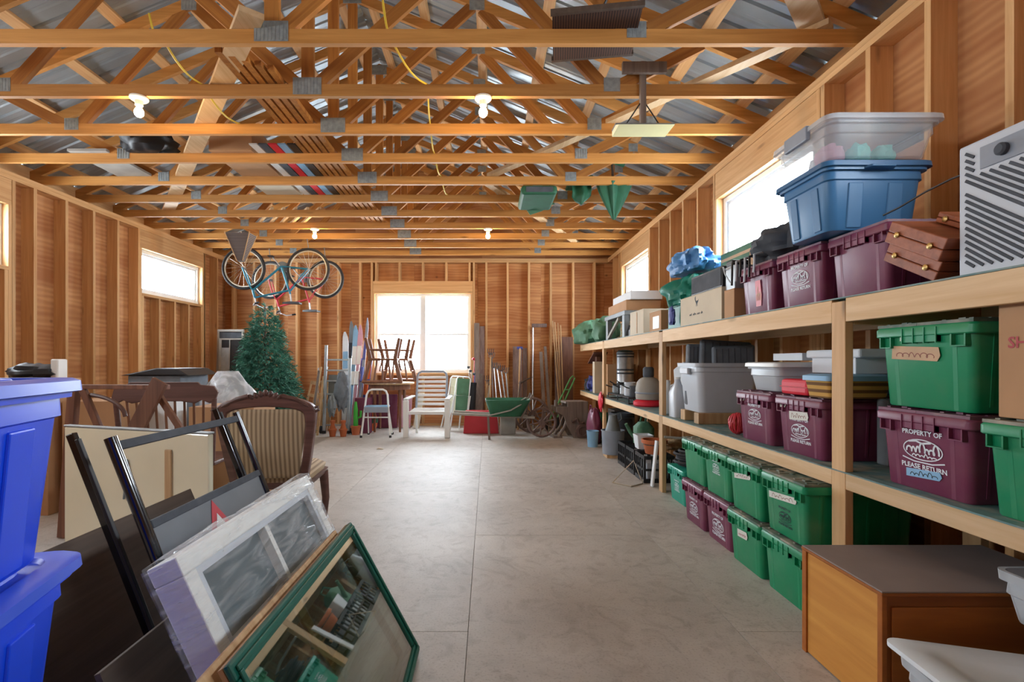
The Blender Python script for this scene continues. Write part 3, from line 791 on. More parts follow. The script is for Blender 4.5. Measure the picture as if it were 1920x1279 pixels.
# ---------------------------------------------------------------- totes
def tote(name, label, cat, loc, w, l, h, mb, ml, rz=0, group=None, taper=0.06, lid=True, handles=True, hollow=False, rimh=0.03, rot=None):
    """w along x, l along y, origin at the bottom centre"""
    t = T(name, label, cat, loc, rz, group, rot)
    W, L_ = w/2, l/2; r = min(w, l)*0.12; tp = taper/2*min(w, l)/0.4
    def ring(k, z, e=0.0): return rrect(-W+tp*k-e, W-tp*k+e, -L_+tp*k-e, L_-tp*k+e, r, z, 5)
    m = MB(); rings = [ring(1.15, 0), ring(1, 0.008)]
    zt = h-0.02 if lid else h
    rings += [ring(0.25, zt-0.075), ring(0.12, zt-0.07, 0.004), ring(0.05, zt-rimh), ring(0, zt-rimh, 0.014), ring(0, zt, 0.016)]
    if hollow:
        rings += [ring(0, zt, 0.004), ring(0.2, zt-0.08, -0.006), ring(1.0, 0.012, -0.004)]
        m.loft(rings, True, True)
    else: m.loft(rings)
    m.build('body', MT[mb], t, True)
    # vertical flutes
    if not hollow:
        for s in (-1, 1):
            for yy in (-0.22, 0.22):
                m = MB(); m.bar((s*(W-tp*1.0), yy*l, 0.01), (s*(W-tp*0.3), yy*l, zt-0.085), 0.07*l/0.5, 0.012, (1, 0, 0)); m.build('flute', MT[mb], t, bevel=0.004)
            for xx in (-0.2, 0.2):
                m = MB(); m.bar((xx*w, s*(L_-tp*1.0), 0.01), (xx*w, s*(L_-tp*0.3), zt-0.085), 0.06*w/0.4, 0.012, (0, 1, 0)); m.build('flute', MT[mb], t, bevel=0.004)
    if lid:
        m = MB().loft([ring(0, zt-0.018, 0.024), ring(0, zt-0.016, 0.028), ring(0, zt+0.006, 0.026), ring(0, zt+0.012, 0.016), ring(0.6, zt+0.012), ring(0.75, zt+0.003), ring(1.6, zt+0.003), ring(1.8, zt+0.012)])
        m.build('lid', MT[ml], t, True)
    if handles:
        for s in (-1, 1):
            m = MB(); m.prism([(-0.075, s*(L_+0.004)), (0.075, s*(L_+0.004)), (0.055, s*(L_+0.045)), (-0.055, s*(L_+0.045))], 0.012, 'xy', zt-0.028)
            m.build('handle', MT[ml], t, bevel=0.004)
    return t
# three bright blue totes, stacked, at the left edge
b0 = Vector((-0.94, 1.17)); dr = Vector((-0.282, 0.959)); pr = Vector((-0.959, -0.282))
c2 = b0 - dr*0.33 + pr*0.24
for i, lb in enumerate(['bright blue tote at the bottom of the stack at the left edge', 'middle bright blue tote in the stack at the left edge', 'top bright blue tote with lid on the stack at the left edge']):
    tote('storage_tote', lb, 'tote', (c2.x, c2.y, 0.397*i+0.0005), 0.44, 0.60, 0.397, 'blue', 'bluelid', rz=math.degrees(math.atan2(-dr.x, dr.y)), group='bright blue totes', handles=False)
# steel blue tote and clear tote on the upper shelf
ztop = ZU+CHT+0.009
t = tote('storage_tote', 'steel blue tote standing on maroon crates by the right window', 'tote', (1.80, 2.49, ztop), 0.46, 0.37, 0.32, 'steelblue', 'steelbluelid', group='totes on the upper shelf')
def clear_tote(label, loc, w, l, h, rz=0, contents=True, mat='clear', lidm='frost', latch='greyplastic', lid=True):
    t = tote('clear_tote', label, 'tote', loc, w, l, h, mat, lidm, rz=rz, hollow=True, handles=False, lid=lid, taper=0.05)
    if latch:
        for s in (-1, 1):
            m = MB().box(s*w/2+(0.012 if s > 0 else -0.035), s*w/2+(0.035 if s > 0 else -0.012), -0.09, 0.09, h-0.075, h-0.005); m.build('latch', MT[latch], t, bevel=0.006)
    return t
def blob(name, mat, parent, c, r, seed, amp=0.3, n=14, freq=2.2, flat=True, label=None, cat=None, group=None):
    m = MB(); off = Vector((seed*3.1, seed*1.7, seed*0.9))
    def fn(u, v):
        a = 2*math.pi*u; b = math.pi*(v-0.5)
        d = Vector((math.cos(b)*math.cos(a), math.cos(b)*math.sin(a), math.sin(b)))
        k = 1+amp*noise.noise(d*freq+off)+amp*0.5*noise.noise(d*freq*2.7+off)
        p = Vector((d.x*r[0]*k, d.y*r[1]*k, d.z*r[2]*k))
        if flat: p.z = max(p.z, -r[2]*0.72)
        return p
    m.grid(n*2, n, fn, True)
    o = m.build(name, MT[mat], parent, True); o.location = c
    if label: tag(o, label, cat, group)
    return o
zc = ztop+0.323
t = clear_tote('clear tote of soft toys on top of the steel blue tote', (1.81, 2.48, zc), 0.50, 0.41, 0.20)
for i, (xx, yy, s_, mt, lb) in enumerate([(-0.03, -0.09, 0.052, 'mint', 'mint green plush toy inside the top clear tote'), (0.11, -0.08, 0.05, 'mint', 'paler mint plush toy on the wall side inside the top clear tote'), (-0.15, -0.04, 0.06, 'pink', 'pink plush toy at the aisle end inside the top clear tote'), (-0.1, 0.09, 0.06, 'foam', 'white plush toy deep inside the top clear tote'), (0.13, 0.08, 0.06, 'pink', 'pink plush toy at the wall side inside the top clear tote')]):
    blob('plush_toy', mt, None, (1.81+xx*0.9, 2.48+yy*0.85, zc+0.02+s_*0.72), (s_, s_, s_), i+2, 0.35, 10, label=lb, cat='toy', group='plush toys in the clear tote')

# ---------------------------------------------------------------- cartons
def carton(label, x0, x1, y0, y1, z0, z1, mt='card', rz=0, flaps=False, tapem=None, group=None, name='cardboard_box', cat='box'):
    cx, cy = (x0+x1)/2, (y0+y1)/2; w, l, h = x1-x0, y1-y0, z1-z0
    t = T(name, label, cat, (cx, cy, z0), rz, group)
    MB().box(-w/2, w/2, -l/2, l/2, 0, h-0.004).build('body', MT[mt], t, bevel=0.003)
    for s in (-1, 1):
        if flaps:
            m = MB(); m.bar((s*w/2, 0, h-0.003), (s*(w/2+0.10), 0, h+0.07), l*0.98, 0.004); m.build('flap', MT[mt], t)
        else:
            m = MB().box(min(s*0.001, s*w/2), max(s*0.001, s*w/2), -l/2, l/2, h-0.0038, h); m.build('flap', MT[mt], t)
    if tapem: MB().box(-0.025, 0.025, -l/2-0.001, l/2+0.001, h*0.75, h+0.0008).build('packing_tape', MT[tapem], t)
    return t
def face_print(t, v2f_list, mat, x, y, z, name='print'):
    m = MB()
    for (v, dx, dy) in v2f_list: put2d(m, v, dx, dy)
    o = m.build(name, MT[mat], t); o.location = (x, y, z); return o
# ================================================================ things on the upper shelf
Z = ZU+0.001
# window air conditioner, front towards the aisle
ac = T('air_conditioner', 'grey-white window air conditioner with slanted louvres on the upper shelf', 'air conditioner', (1.66, 1.44, Z))
AH, AW = 0.46, 0.66
MB().box(0.03, 0.40, -AW/2+0.02, AW/2-0.02, 0.0, AH-0.02).build('housing', MT['greymetal'], ac, bevel=0.01)
MB().box(0.012, 0.034, -AW/2, AW/2, 0.001, AH).build('front_panel', MT['lightgrey'], ac, bevel=0.008)
cp = MB().box(0.0075, 0.0119, -AW/2+0.06, AW/2-0.08, AH-0.105, AH-0.03).build('control_panel', MT['greyplastic'], ac, bevel=0.004)
m = MB().at((0.006, AW/2-0.16, AH-0.068), (0, -90, 0)).lathe([(0.02, 0), (0.02, 0.012), (0.014, 0.018), (0.0, 0.018)], 16); m.build('knob', MT['charcoal'], cp, True)
face_print(cp, [(scribble2d(0.13, 0.018, 6, 0.004, 9), 0.03, 0.0), (rect2d(0.006, 0.006), 0.05, -0.02), (rect2d(0.006, 0.006), 0.05, -0.034)], 'violet', 0.0068, 0.02, AH-0.06)
# slanted slats across two fields: down towards the camera (-y)
def clip_line(p, d, r):
    t0, t1 = -9, 9
    for i, (lo, hi) in enumerate(((r[0], r[1]), (r[2], r[3]))):
        a, b = (lo-p[i])/d[i], (hi-p[i])/d[i]
        t0, t1 = max(t0, min(a, b)), min(t1, max(a, b))
    return (t0, t1) if t1-t0 > 0.012 else None
dv = (-0.80, -0.60); k = -0.62
while k < 0.95:
    for fld in ((-AW/2+0.025, AW/2-0.028, 0.03, AH-0.118), (AW/2-0.058, AW/2-0.028, AH-0.118, AH-0.03)):
        yc, zc_ = 0.0, k
        r = clip_line((yc, zc_), dv, fld)
        skip = abs(k-0.075) < 0.011
        if r and not skip:
            m = MB(); p = (0.0105, yc+dv[0]*r[0], zc_+dv[1]*r[0]); q = (0.0105, yc+dv[0]*r[1], zc_+dv[1]*r[1])
            m.bar(p, q, 0.004, 0.0095, (0, 0, 1)); m.build('louvre_slot', MT['charcoal'], ac)
    k += 0.0235
m = MB().tube([(0.06, AW/2-0.025, 0.37), (0.07, AW/2+0.02, 0.385), (0.08, AW/2+0.1, 0.39), (0.07, AW/2+0.2, 0.375), (0.05, AW/2+0.3, 0.345), (0.03, AW/2+0.36, 0.329)], 0.004, 6); m.build('power_cord', MT['black'], ac, True)

# stacked wooden artist cases
def wcase(label, loc, rot, w, l, h, handle=True):
    t = T('wooden_case', label, 'case', loc, 0, 'folding wooden cases on the upper shelf', rot)
    MB().box(-w/2, w/2, -l/2, l/2, 0, h*0.5-0.001).build('case_bottom', MT['casewood'], t, bevel=0.004)
    MB().box(-w/2, w/2, -l/2, l/2, h*0.5+0.001, h).build('case_lid', MT['casewood'], t, bevel=0.004)
    for yy in (-l*0.3, l*0.3):
        m = MB().at((-w/2-0.003, yy, h*0.5), (0, -90, 0)).lathe([(0.012, -0.002), (0.012, 0.004), (0.006, 0.007), (0.0, 0.007)], 10); m.build('clasp', MT['brass'], t, True)
    for xx in (-w*0.25, w*0.25):
        m = MB().at((xx, -l/2-0.003, h*0.5), (90, 0, 0)).lathe([(0.010, -0.002), (0.010, 0.004), (0.005, 0.006), (0.0, 0.006)], 10); m.build('clasp', MT['brass'], t, True)
    if handle:
        m = MB().tube([(-w/2-0.002, -0.06, h*0.35), (-w/2-0.025, -0.05, h*0.35), (-w/2-0.025, 0.05, h*0.35), (-w/2-0.002, 0.06, h*0.35)], 0.005, 6); m.build('carry_handle', MT['brass'], t, True)
    return t
wcase('mahogany artist case leaning at the bottom beside the air conditioner', (1.88, 1.975, Z+0.065), (28, 0, 0), 0.44, 0.27, 0.075, False)
wcase('mahogany artist case on top of the leaning case, with brass clasps', (1.87, 1.939, Z+0.134), (28, 0, 0), 0.46, 0.28, 0.085, False)
m = MB()
wcase('thin wooden folding case lying topmost behind the brass-clasped cases', (1.99, 1.898, Z+0.212), (28, 0, 0), 0.40, 0.22, 0.04, False)

# dark garment bag draped over the crate
m = MB()
blob('duffel_bag', 'charcoal', None, (1.90, 3.10, ZU+CHT+0.012+0.102), (0.2, 0.28, 0.14), 4, 0.42, 22, 2.0, label='rumpled charcoal cloth bag lying on the upper shelf crates', cat='bag')
t = T('strap_bundle', 'black and white knotted cords hanging off the charcoal bag', 'strap', (1.655, 3.24, ZU+CHT+0.03))
for i in range(6):
    y0 = -0.16+i*0.055
    m = MB().tube([(0.05, y0, 0.04), (-0.02, y0-0.02, 0.02), (-0.035, y0-0.05, -0.04), (-0.028, y0-0.03, -0.09-0.02*(i % 3))], 0.007, 6); m.build('strap', MT['black'] if i % 2 else MT['lightgrey'], t, True)

# boxes with the animal print, the black box and the game box
bx = carton('long pale cardboard box with a small dark animal print on the upper shelf', 1.65, 1.93, 3.52, 4.27, Z, Z+0.235, 'cardpale')
an = [(-0.03, 0.03), (-0.022, 0.045), (-0.012, 0.05), (-0.012, 0.02), (0.0, 0.008), (0.03, 0.012), (0.045, 0.022), (0.035, 0.0), (0.02, -0.012), (0.024, -0.035), (0.018, -0.035), (0.008, -0.014), (0.0, -0.035), (-0.006, -0.035), (-0.004, -0.01), (-0.022, 0.01)]
face_print(bx, [((an, [tuple(range(len(an)))]), 0.0, 0.045), (scribble2d(0.045, 0.016, 4, 0.006, 4), -0.11, -0.045), (scribble2d(0.06, 0.018, 5, 0.006, 8), -0.035, -0.045), (scribble2d(0.05, 0.018, 4, 0.006, 2), 0.04, -0.045), (scribble2d(0.03, 0.018, 3, 0.006, 6), 0.1, -0.045)], 'printdark', -0.1405, 0.05, 0.13, 'animal_print')
carton('small brown cardboard box between the pale box and the maroon crate', 1.66, 1.92, 3.36, 3.50, Z, Z+0.2, 'card', tapem='tapewhite')
bb = T('speaker_box', 'flat black box lying on the pale printed cardboard box', 'box', (1.79, 3.80, Z+0.236))
MB().box(-0.13, 0.13, -0.27, 0.27, 0, 0.15).build('body', MT['black'], bb, bevel=0.006)
MB().box(-0.134, -0.1295, -0.255, 0.255, 0.012, 0.138).build('front_grille', MT['charcoal'], bb, bevel=0.002)
gb = carton('olive printed game box with a red tag standing behind the black box', 1.985, 2.07, 3.5, 4.25, Z, Z+0.475, 'greencanvas', cat='box', name='game_box'); gb.scale.z = 1.28
MB().box(-0.0445, -0.0427, -0.36, 0.36, 0.03, 0.44).build('printed_sleeve', MT['tape'], gb)
MB().box(-0.0462, -0.0446, -0.1, 0.36, 0.25, 0.42).build('printed_panel', MT['greencanvas'], gb)
face_print(gb, [(oval2d(0.055, 0.07, 0.012), 0.11, 0.33), (oval2d(0.035, 0.045, 0.01), 0.11, 0.33)], 'tape', -0.0466, 0, 0)
MB().box(-0.0475, -0.0447, -0.32, -0.19, 0.32, 0.345).build('red_tag', MT['brightred'], gb)
sc = carton('small silver box with wire handle beside the black box', 1.67, 1.9, 3.37, 3.5, Z+0.2005, Z+0.36, 'alu', cat='box', name='metal_box')
m = MB().tube([(-0.118, 0.05, 0.14), (-0.15, 0.03, 0.16), (-0.16, -0.02, 0.1), (-0.13, -0.06, 0.02)], 0.004, 6); m.build('cord', MT['lightgrey'], sc, True)
m = MB().at((0, 0, 0)).box(-0.12, 0.0, -0.04, 0.05, 0.1605, 0.2); m.build('black_cap', MT['black'], sc, bevel=0.008)

# blue and teal tarpaulins
def cloth(name, mat, label, cat, loc, w, l, h, seed, drop=0.0, amp=0.07, group=None):
    m = MB(); off = Vector((seed*2.3, seed*4.1, 0))
    def fn(u, v):
        x = (u-0.5)*w; y = (v-0.5)*l
        e = min(u, 1-u, v, 1-v)*4; e = min(1, e)
        n1 = noise.noise(Vector((x*7, y*7, 0))+off); n2 = noise.noise(Vector((x*15, y*15, 3))+off)
        z = max(0.002, h*(e**0.6)*(1+0.25*n1)+amp*(n1*0.6+n2*0.5)*e)
        if u < 0.12: x -= 0.02*(1-u/0.12); z -= drop*(1-u/0.12)
        return (x+0.02*n2, y+0.02*n1, z)
    m.grid(26, 30, fn)
    o = m.build(name, MT[mat], None, True, solid=0.004); o.location = loc
    return tag(o, label, cat, group)
TB = carton('brown cardboard box with a white label under the blue tarpaulin', 1.66, 2.1, 4.78, 5.12, Z, Z+0.20, 'card')
MB().box(-0.2225, -0.2203, -0.12, 0.06, 0.03, 0.15).build('paper_label', MT['white'], TB)
def heap(mat, label, c, r, seed):
    m = MB(); off = Vector((seed*2.3, seed*4.1, seed))
    def fn(u, v):
        a = 2*math.pi*u; b = math.pi*(v-0.5)
        d = Vector((math.cos(b)*math.cos(a), math.cos(b)*math.sin(a), math.sin(b)))
        k = 1+0.28*noise.noise(d*1.7+off)+0.10*math.sin(9*a+4*noise.noise(d*2+off))*math.cos(b)+0.10*noise.noise(d*6+off)
        return (d.x*r[0]*k, d.y*r[1]*k, max(-r[2]*0.7, d.z*r[2]*k))
    m.grid(64, 24, fn, True)
    o = m.build('tarpaulin', MT[mat], None, True); o.location = c
    return tag(o, label, 'tarpaulin', 'tarpaulins on the upper shelf')
heap('tarpgreen', 'teal tarpaulin heap below the crumpled blue tarpaulin', (1.88, 4.58, Z+0.205+0.125), (0.21, 0.30, 0.17), 3)
heap('tarpblue', 'crumpled blue tarpaulin on top of the heap near the far right window', (1.91, 4.66, Z+0.205+0.41), (0.19, 0.34, 0.13), 7)
t = carton('teal plastic bin full of tarpaulins on the upper shelf', 1.70, 2.1, 4.33, 4.7, Z, Z+0.2, 'tarpgreen', name='plastic_bin', cat='bin')
m = MB().box(-0.215, 0.215, -0.19, 0.19, 0.2005, 0.2035); m.build('rim', MT['tarpgreen'], t)
bl = blob('rope_bundle', 'violet', None, (1.645, 4.46, Z+0.1), (0.025, 0.05, 0.095), 12, 0.4, 12, 3.0, label='dark blue strap bundle hanging in front of the teal bin', cat='strap')
# pale boxes further back
b1 = carton('tall pale cardboard box on the upper shelf beside the labelled brown box', 1.66, 1.98, 5.32, 5.82, Z, Z+0.27, 'cardpale')
MB().box(-0.1645, -0.1605, -0.03, 0.0, 0.02, 0.25).build('carton_seam', MT['tape'], b1)
carton('flat brown carton stacked above the saw bench on the upper shelf', 1.68, 2.1, 6.05, 6.95, Z+0.326, Z+0.455, 'card')
carton('white foam carton topmost on the flat brown carton', 1.72, 2.1, 6.0, 6.85, Z+0.456, Z+0.56, 'foam')
# saw bench with folding legs
sb = T('saw_bench', 'grey metal bench saw table with folded legs on the upper shelf', 'power tool', (1.85, 6.5, Z))
MB().box(-0.2, 0.24, -0.48, 0.55, 0.27, 0.325).build('table_top', MT['greymetal'], sb, bevel=0.005)
for (xx, yy) in ((-0.17, 0.42), (-0.17, -0.42), (0.2, 0.42), (0.2, -0.42)):
    m = MB().box(xx-0.03, xx+0.03, yy-0.05, yy+0.05, 0, 0.27); m.build('leg', MT['greymetal'], sb, bevel=0.004)
m = MB(); m.bar((-0.19, 0.36, 0.02), (-0.19, -0.2, 0.25), 0.03, 0.04); m.build('brace', MT['cement'], sb)
wb_ = T('wire_basket', 'cream wire basket under the bench saw table', 'basket', (1.72, 6.3, Z))
m = MB()
for i in range(9): 
    yy = -0.15+i*0.0375; m.tube([(0.0, yy, 0.004), (0, yy, 0.2)], 0.0025, 5)
for i in range(6): m.tube([(0.0, -0.15, 0.01+i*0.038), (0, 0.15, 0.01+i*0.038)], 0.0025, 5)
m.build('mesh_side', MT['creamyellow'], wb_)
m = MB()
for z in (0.006, 0.2): m.tube([(0, -0.15, z), (0, 0.15, z), (0.22, 0.15, z), (0.22, -0.15, z)], 0.004, 6, True)
for (a, b) in ((0, -0.15), (0, 0.15), (0.22, 0.15), (0.22, -0.15)): m.tube([(a, b, 0.004), (a, b, 0.2)], 0.004, 6)
m.build('frame', MT['wire'], wb_)
jg = T('grey_jug', 'grey and white plastic jug at the near leg of the bench saw', 'jug', (1.75, 5.92, Z))
MB().lathe([(0.07, 0), (0.075, 0.01), (0.075, 0.1), (0.05, 0.14), (0.028, 0.15), (0.028, 0.17), (0, 0.17)], 18).build('body', MT['lightgrey'], jg, True)
MB().tube([(-0.03, 0.0, 0.14), (-0.08, -0.02, 0.12), (-0.1, 0.0, 0.06), (-0.1, 0.02, 0.02)], 0.016, 8).build('nozzle_hose', MT['charcoal'], jg, True)
# green canvas bags at the far end
blob('canvas_bag', 'greencanvas', None, (1.72, 8.35, Z+0.17), (0.26, 0.42, 0.235), 6, 0.28, 20, 1.6, label='large sagging green canvas bag at the far end of the upper shelf', cat='bag')
blob('canvas_bag', 'greencanvas', None, (1.78, 7.55, Z+0.16), (0.2, 0.28, 0.22), 8, 0.3, 16, 2.0, label='smaller green bag beside the large canvas bag on the upper shelf', cat='bag')
carton('cream box behind the smaller green bag on the upper shelf', 2.0, 2.24, 7.08, 7.42, Z, Z+0.52, 'cardpale')

# ================================================================ things on the lower shelf
Z = ZL+0.001
for i, (xx, yy) in enumerate([(1.72, 4.30), (1.72, 4.02)]):
    tag(MB().box(xx-0.04, xx+0.35, yy-0.045, yy+0.045, Z, Z+0.088).build('timber_block', MT['handle'], None, bevel=0.004), ['timber block at the far side under the light grey bin', 'timber block at the near side under the light grey bin'][i], 'block', 'timber blocks under the bin')
t = tote('storage_bin', 'large light grey bin raised on timber blocks on the lower shelf', 'bin', (1.92, 4.17, Z+0.0885), 0.5, 0.42, 0.40, 'lightgrey', 'lightgrey', lid=False, handles=False, hollow=True)
m = MB().box(-0.285, -0.262, -0.08, 0.08, 0.31, 0.36); m.build('handle', MT['lightgrey'], t, bevel=0.006)
def cushion(label, loc, rot, w, l, h, mat='cushion', nm='folded_cushion'):
    t = T(nm, label, 'cushion', loc, 0, 'grey cushions in the bin', rot)
    MB().box(-w/2, w/2, -l/2, l/2, 0, h).build('pad', MT[mat], t, bevel=0.018)
    m = MB()
    for i in range(7):
        xx = -w/2+w*(i+0.5)/7; m.box(xx-0.002, xx+0.002, -l/2-0.0015, l/2+0.0015, 0.02, h-0.02)
    m.build('stitching', MT['charcoal'], t)
cushion('pale grey cushion standing in the light grey bin at its aisle side', (1.80, 4.27, Z+0.13), (4, 0, 0), 0.22, 0.07, 0.52)
cushion('dark grey ribbed cushion standing in the middle of the light grey bin', (1.95, 4.14, Z+0.13), (-3, 4, 0), 0.42, 0.06, 0.545)
cushion('grey ribbed cushion standing nearest the camera in the light grey bin', (2.0, 4.04, Z+0.13), (3, -3, 0), 0.34, 0.05, 0.5)
# clear tub and foam trays behind / on the maroon crates
zt2 = ZL+CHT+0.009
clear_tote('round-cornered clear tub with white lid on the far maroon crate', (1.97, 3.12, zt2), 0.5, 0.33, 0.185, mat='frost', lidm='white', latch=None)
carton('white foam tray on the clear tub lid', 1.86, 2.2, 2.95, 3.25, zt2+0.187, zt2+0.232, 'foam', name='foam_tray', cat='tray')
carton('pale blue-white plastic case on the near maroon crate by the post', 1.86, 2.24, 2.52, 2.86, zt2+0.118, zt2+0.2, 'foam', name='plastic_case', cat='case')
tag(MB().box(1.85, 2.25, 2.48, 2.9, zt2+0.2005, zt2+0.245).build('foam_slab', MT['foam'], None, bevel=0.01), 'thick white foam slab on the pale plastic case', 'foam')
tag(MB().box(1.98, 2.2, 2.62, 2.88, zt2, zt2+0.117).build('blue_carton', MT['skyblue'], None, bevel=0.004), 'light blue carton below the pale plastic case', 'box')
rc = T('red_case', 'red plastic case lying on the maroon crate on the lower shelf', 'case', (1.72, 2.72, zt2))
MB().box(-0.06, 0.07, -0.13, 0.11, 0, 0.085).build('case_body', MT['brightred'], rc, bevel=0.018)
MB().box(-0.063, 0.073, -0.133, 0.113, 0.04, 0.046).build('seam', MT['red'], rc, bevel=0.002)
wk = T('wicker_basket', 'wicker basket with a blue-white lid on the near maroon crate', 'basket', (1.80, 2.50, zt2))
MB().loft([rrect(-0.14, 0.14, -0.085, 0.085, 0.02, 0), rrect(-0.155, 0.155, -0.095, 0.095, 0.02, 0.085)]).build('basket_body', MT['wicker'], wk, True)
MB().loft([rrect(-0.165, 0.165, -0.105, 0.105, 0.02, 0.086), rrect(-0.165, 0.165, -0.105, 0.105, 0.02, 0.11), rrect(-0.14, 0.14, -0.085, 0.085, 0.02, 0.118)]).build('lid', MT['skyblue'], wk, True)
tag(MB().box(1.9, 2.22, 2.365, 2.44, Z, Z+0.32).build('grey_case', MT['greymetal'], None, bevel=0.01), 'tall grey case behind the near shelf post', 'case')
tag(MB().box(1.99, 2.2, 2.36, 2.46, Z+0.3205, Z+0.5).build('grey_carton', MT['lightgrey'], None, bevel=0.006), 'grey-white carton on the tall grey case behind the post', 'box')
nb = T('net_bag', 'red net bag at the front edge of the lower shelf', 'bag', (1.715, 3.42, Z+0.004))
m = MB(); rn = random.Random(3)
for i in range(16):
    a = math.pi*i/16; pts = []
    for k in range(18):
        b = 2*math.pi*k/18; r_ = 0.055*(1+0.25*noise.noise(Vector((math.cos(b)*2+i, math.sin(b)*2, i*0.7))))
        pts.append((r_*math.cos(b)*math.cos(a), r_*math.cos(b)*math.sin(a), 0.072+0.066*math.sin(b)*(1+0.1*rn.random())))
    m.tube(pts, 0.005, 5, True)
m.build('netting', MT['red'], nb, True)
blob('filling', 'orange', nb, (0, 0, 0.062), (0.042, 0.042, 0.052), 3, 0.2, 8)
# jugs by the middle post
for i, (xx, yy, hh, mt, lb) in enumerate([(1.72, 4.52, 0.34, 'lightgrey', 'pale jug right behind the middle shelf post'), (1.86, 4.50, 0.38, 'skyblue', 'pale blue jug beside the grey bin'), (1.75, 4.86, 0.3, 'foam', 'white jug on the far side of the middle shelf post')]):
    t = T('plastic_jug', lb, 'jug', (xx, yy, Z), 0, 'plastic jugs on the lower shelf')
    MB().loft([rrect(-0.055, 0.055, -0.075, 0.075, 0.02, 0), rrect(-0.06, 0.06, -0.08, 0.08, 0.025, hh*0.65), rrect(-0.03, 0.03, -0.03, 0.03, 0.02, hh*0.88), rrect(-0.022, 0.022, -0.022, 0.022, 0.018, hh)]).build('body', MT[mt], t, True)
    MB().tube([(-0.02, 0.03, hh*0.86), (-0.03, 0.075, hh*0.82), (-0.03, 0.085, hh*0.6), (-0.03, 0.07, hh*0.5)], 0.01, 8).build('grip', MT[mt], t, True)
    MB().at((0, 0, hh)).lathe([(0.026, 0), (0.026, 0.02), (0, 0.02)], 12).build('cap', MT['white'], t, True)
tag(MB().at((1.95, 4.95, Z), (0, 0, 20)).prism([(-0.14, 0), (0.12, 0), (0.16, 0.42), (0.02, 0.5), (-0.18, 0.36)], 0.1, 'yz', 0).build('foam_block', MT['foam'], None, bevel=0.01), 'angular white foam block behind the middle shelf post', 'foam')
# shop vacuum: grey dome on a red base
sv = T('shop_vacuum', 'cement grey domed vacuum with a red base on the lower shelf', 'vacuum', (1.81, 5.62, Z))
MB().lathe([(0.15, 0), (0.165, 0.015), (0.165, 0.05), (0.13, 0.07), (0.12, 0.075)], 24).build('base_tray', MT['brightred'], sv, True)
MB().lathe([(0.135, 0.076), (0.14, 0.10), (0.14, 0.2), (0.125, 0.27), (0.09, 0.31), (0.055, 0.325)], 24).build('tank', MT['cement'], sv, True)
MB().lathe([(0.143, 0.14), (0.146, 0.145), (0.146, 0.155), (0.143, 0.16)], 24).build('band', MT['greyplastic'], sv, True)
MB().lathe([(0.055, 0.326), (0.06, 0.34), (0.06, 0.42), (0.045, 0.44), (0, 0.44)], 18).build('motor_cap', MT['charcoal'], sv, True)
# stainless urn
ur = T('beverage_urn', 'tall steel beverage urn with dark bands on the lower shelf', 'urn', (2.0, 7.26, Z))
MB().lathe([(0.13, 0), (0.135, 0.02), (0.12, 0.06), (0.12, 0.62), (0.125, 0.63), (0.1, 0.66), (0, 0.67)], 24).build('cylinder', MT['steel'], ur, True)
for z in (0.12, 0.32, 0.37, 0.56, 0.60): MB().lathe([(0.1205, z), (0.1245, z+0.004), (0.1245, z+0.02), (0.1205, z+0.024)], 24).build('band', MT['charcoal'], ur, True)
MB().box(-0.16, -0.12, -0.012, 0.012, 0.08, 0.11).build('tap', MT['steel'], ur, bevel=0.004)
# wire rack with small pots
rk = T('wire_rack', 'low black wire rack at the front of the lower shelf', 'rack', (1.74, 6.3, Z))
m = MB()
for z in (0.01, 0.075): m.tube([(-0.1, -0.5, z), (0.1, -0.5, z), (0.1, 0.5, z), (-0.1, 0.5, z)], 0.007, 6, True)
for (a, b) in ((-0.1, -0.5), (0.1, -0.5), (0.1, 0.5), (-0.1, 0.5), (-0.1, 0), (0.1, 0)): m.tube([(a, b, 0.003), (a, b, 0.075)], 0.006, 6)
m.build('frame', MT['black'], rk)
m = MB()
for i in range(13): m.tube([(-0.1, -0.48+i*0.08, 0.075), (0.1, -0.48+i*0.08, 0.075)], 0.004, 5)
m.build('grid_wires', MT['greymetal'], rk)
for i, (yy, r_, hh, mt, lb) in enumerate([(-0.38, 0.06, 0.13, 'charcoal', 'dark small pot at the near end of the wire rack'), (-0.2, 0.07, 0.17, 'lightgrey', 'light grey pot second on the wire rack'), (0.02, 0.065, 0.12, 'steel', 'steel pot in the middle of the wire rack'), (0.2, 0.06, 0.15, 'black', 'black pot beyond the steel pot on the wire rack'), (0.38, 0.07, 0.1, 'greymetal', 'squat grey pot at the far end of the wire rack')]):
    t = T('small_pot', lb, 'pot', (1.74, 6.3+yy, Z+0.0795), 0, 'pots on the wire rack')
    MB().lathe([(r_*0.85, 0), (r_, 0.01), (r_, hh), (r_*0.92, hh), (r_*0.9, 0.02), (0, 0.02)], 18).build('pot_body', MT[mt], t, True)
    MB().tube([(-r_, 0, hh*0.8), (-r_-0.03, 0, hh*0.85), (-r_-0.09, 0.0, hh*1.1)], 0.007, 6).build('handle', MT['black'], t, True)
cb = carton('cardboard box with a dark round sticker on the lower shelf by the far post', 1.78, 2.2, 7.42, 7.78, Z, Z+0.46, 'card')
MB().at((-0.2115, 0.0, 0.16), (0, -90, 0)).lathe([(0.11, -0.001), (0.11, 0.001), (0, 0.001)], 24).build('round_sticker', MT['darkgreen'], cb)
carton('tall narrow pale carton at the far end of the lower shelf', 1.68, 1.84, 7.86, 8.0, Z, Z+0.5, 'cardpale')
fb = T('flap_board', 'tilted pinkish board resting above the tall narrow carton', 'board', (1.72, 7.98, Z+0.502), 0, None, (0, 0, 0))
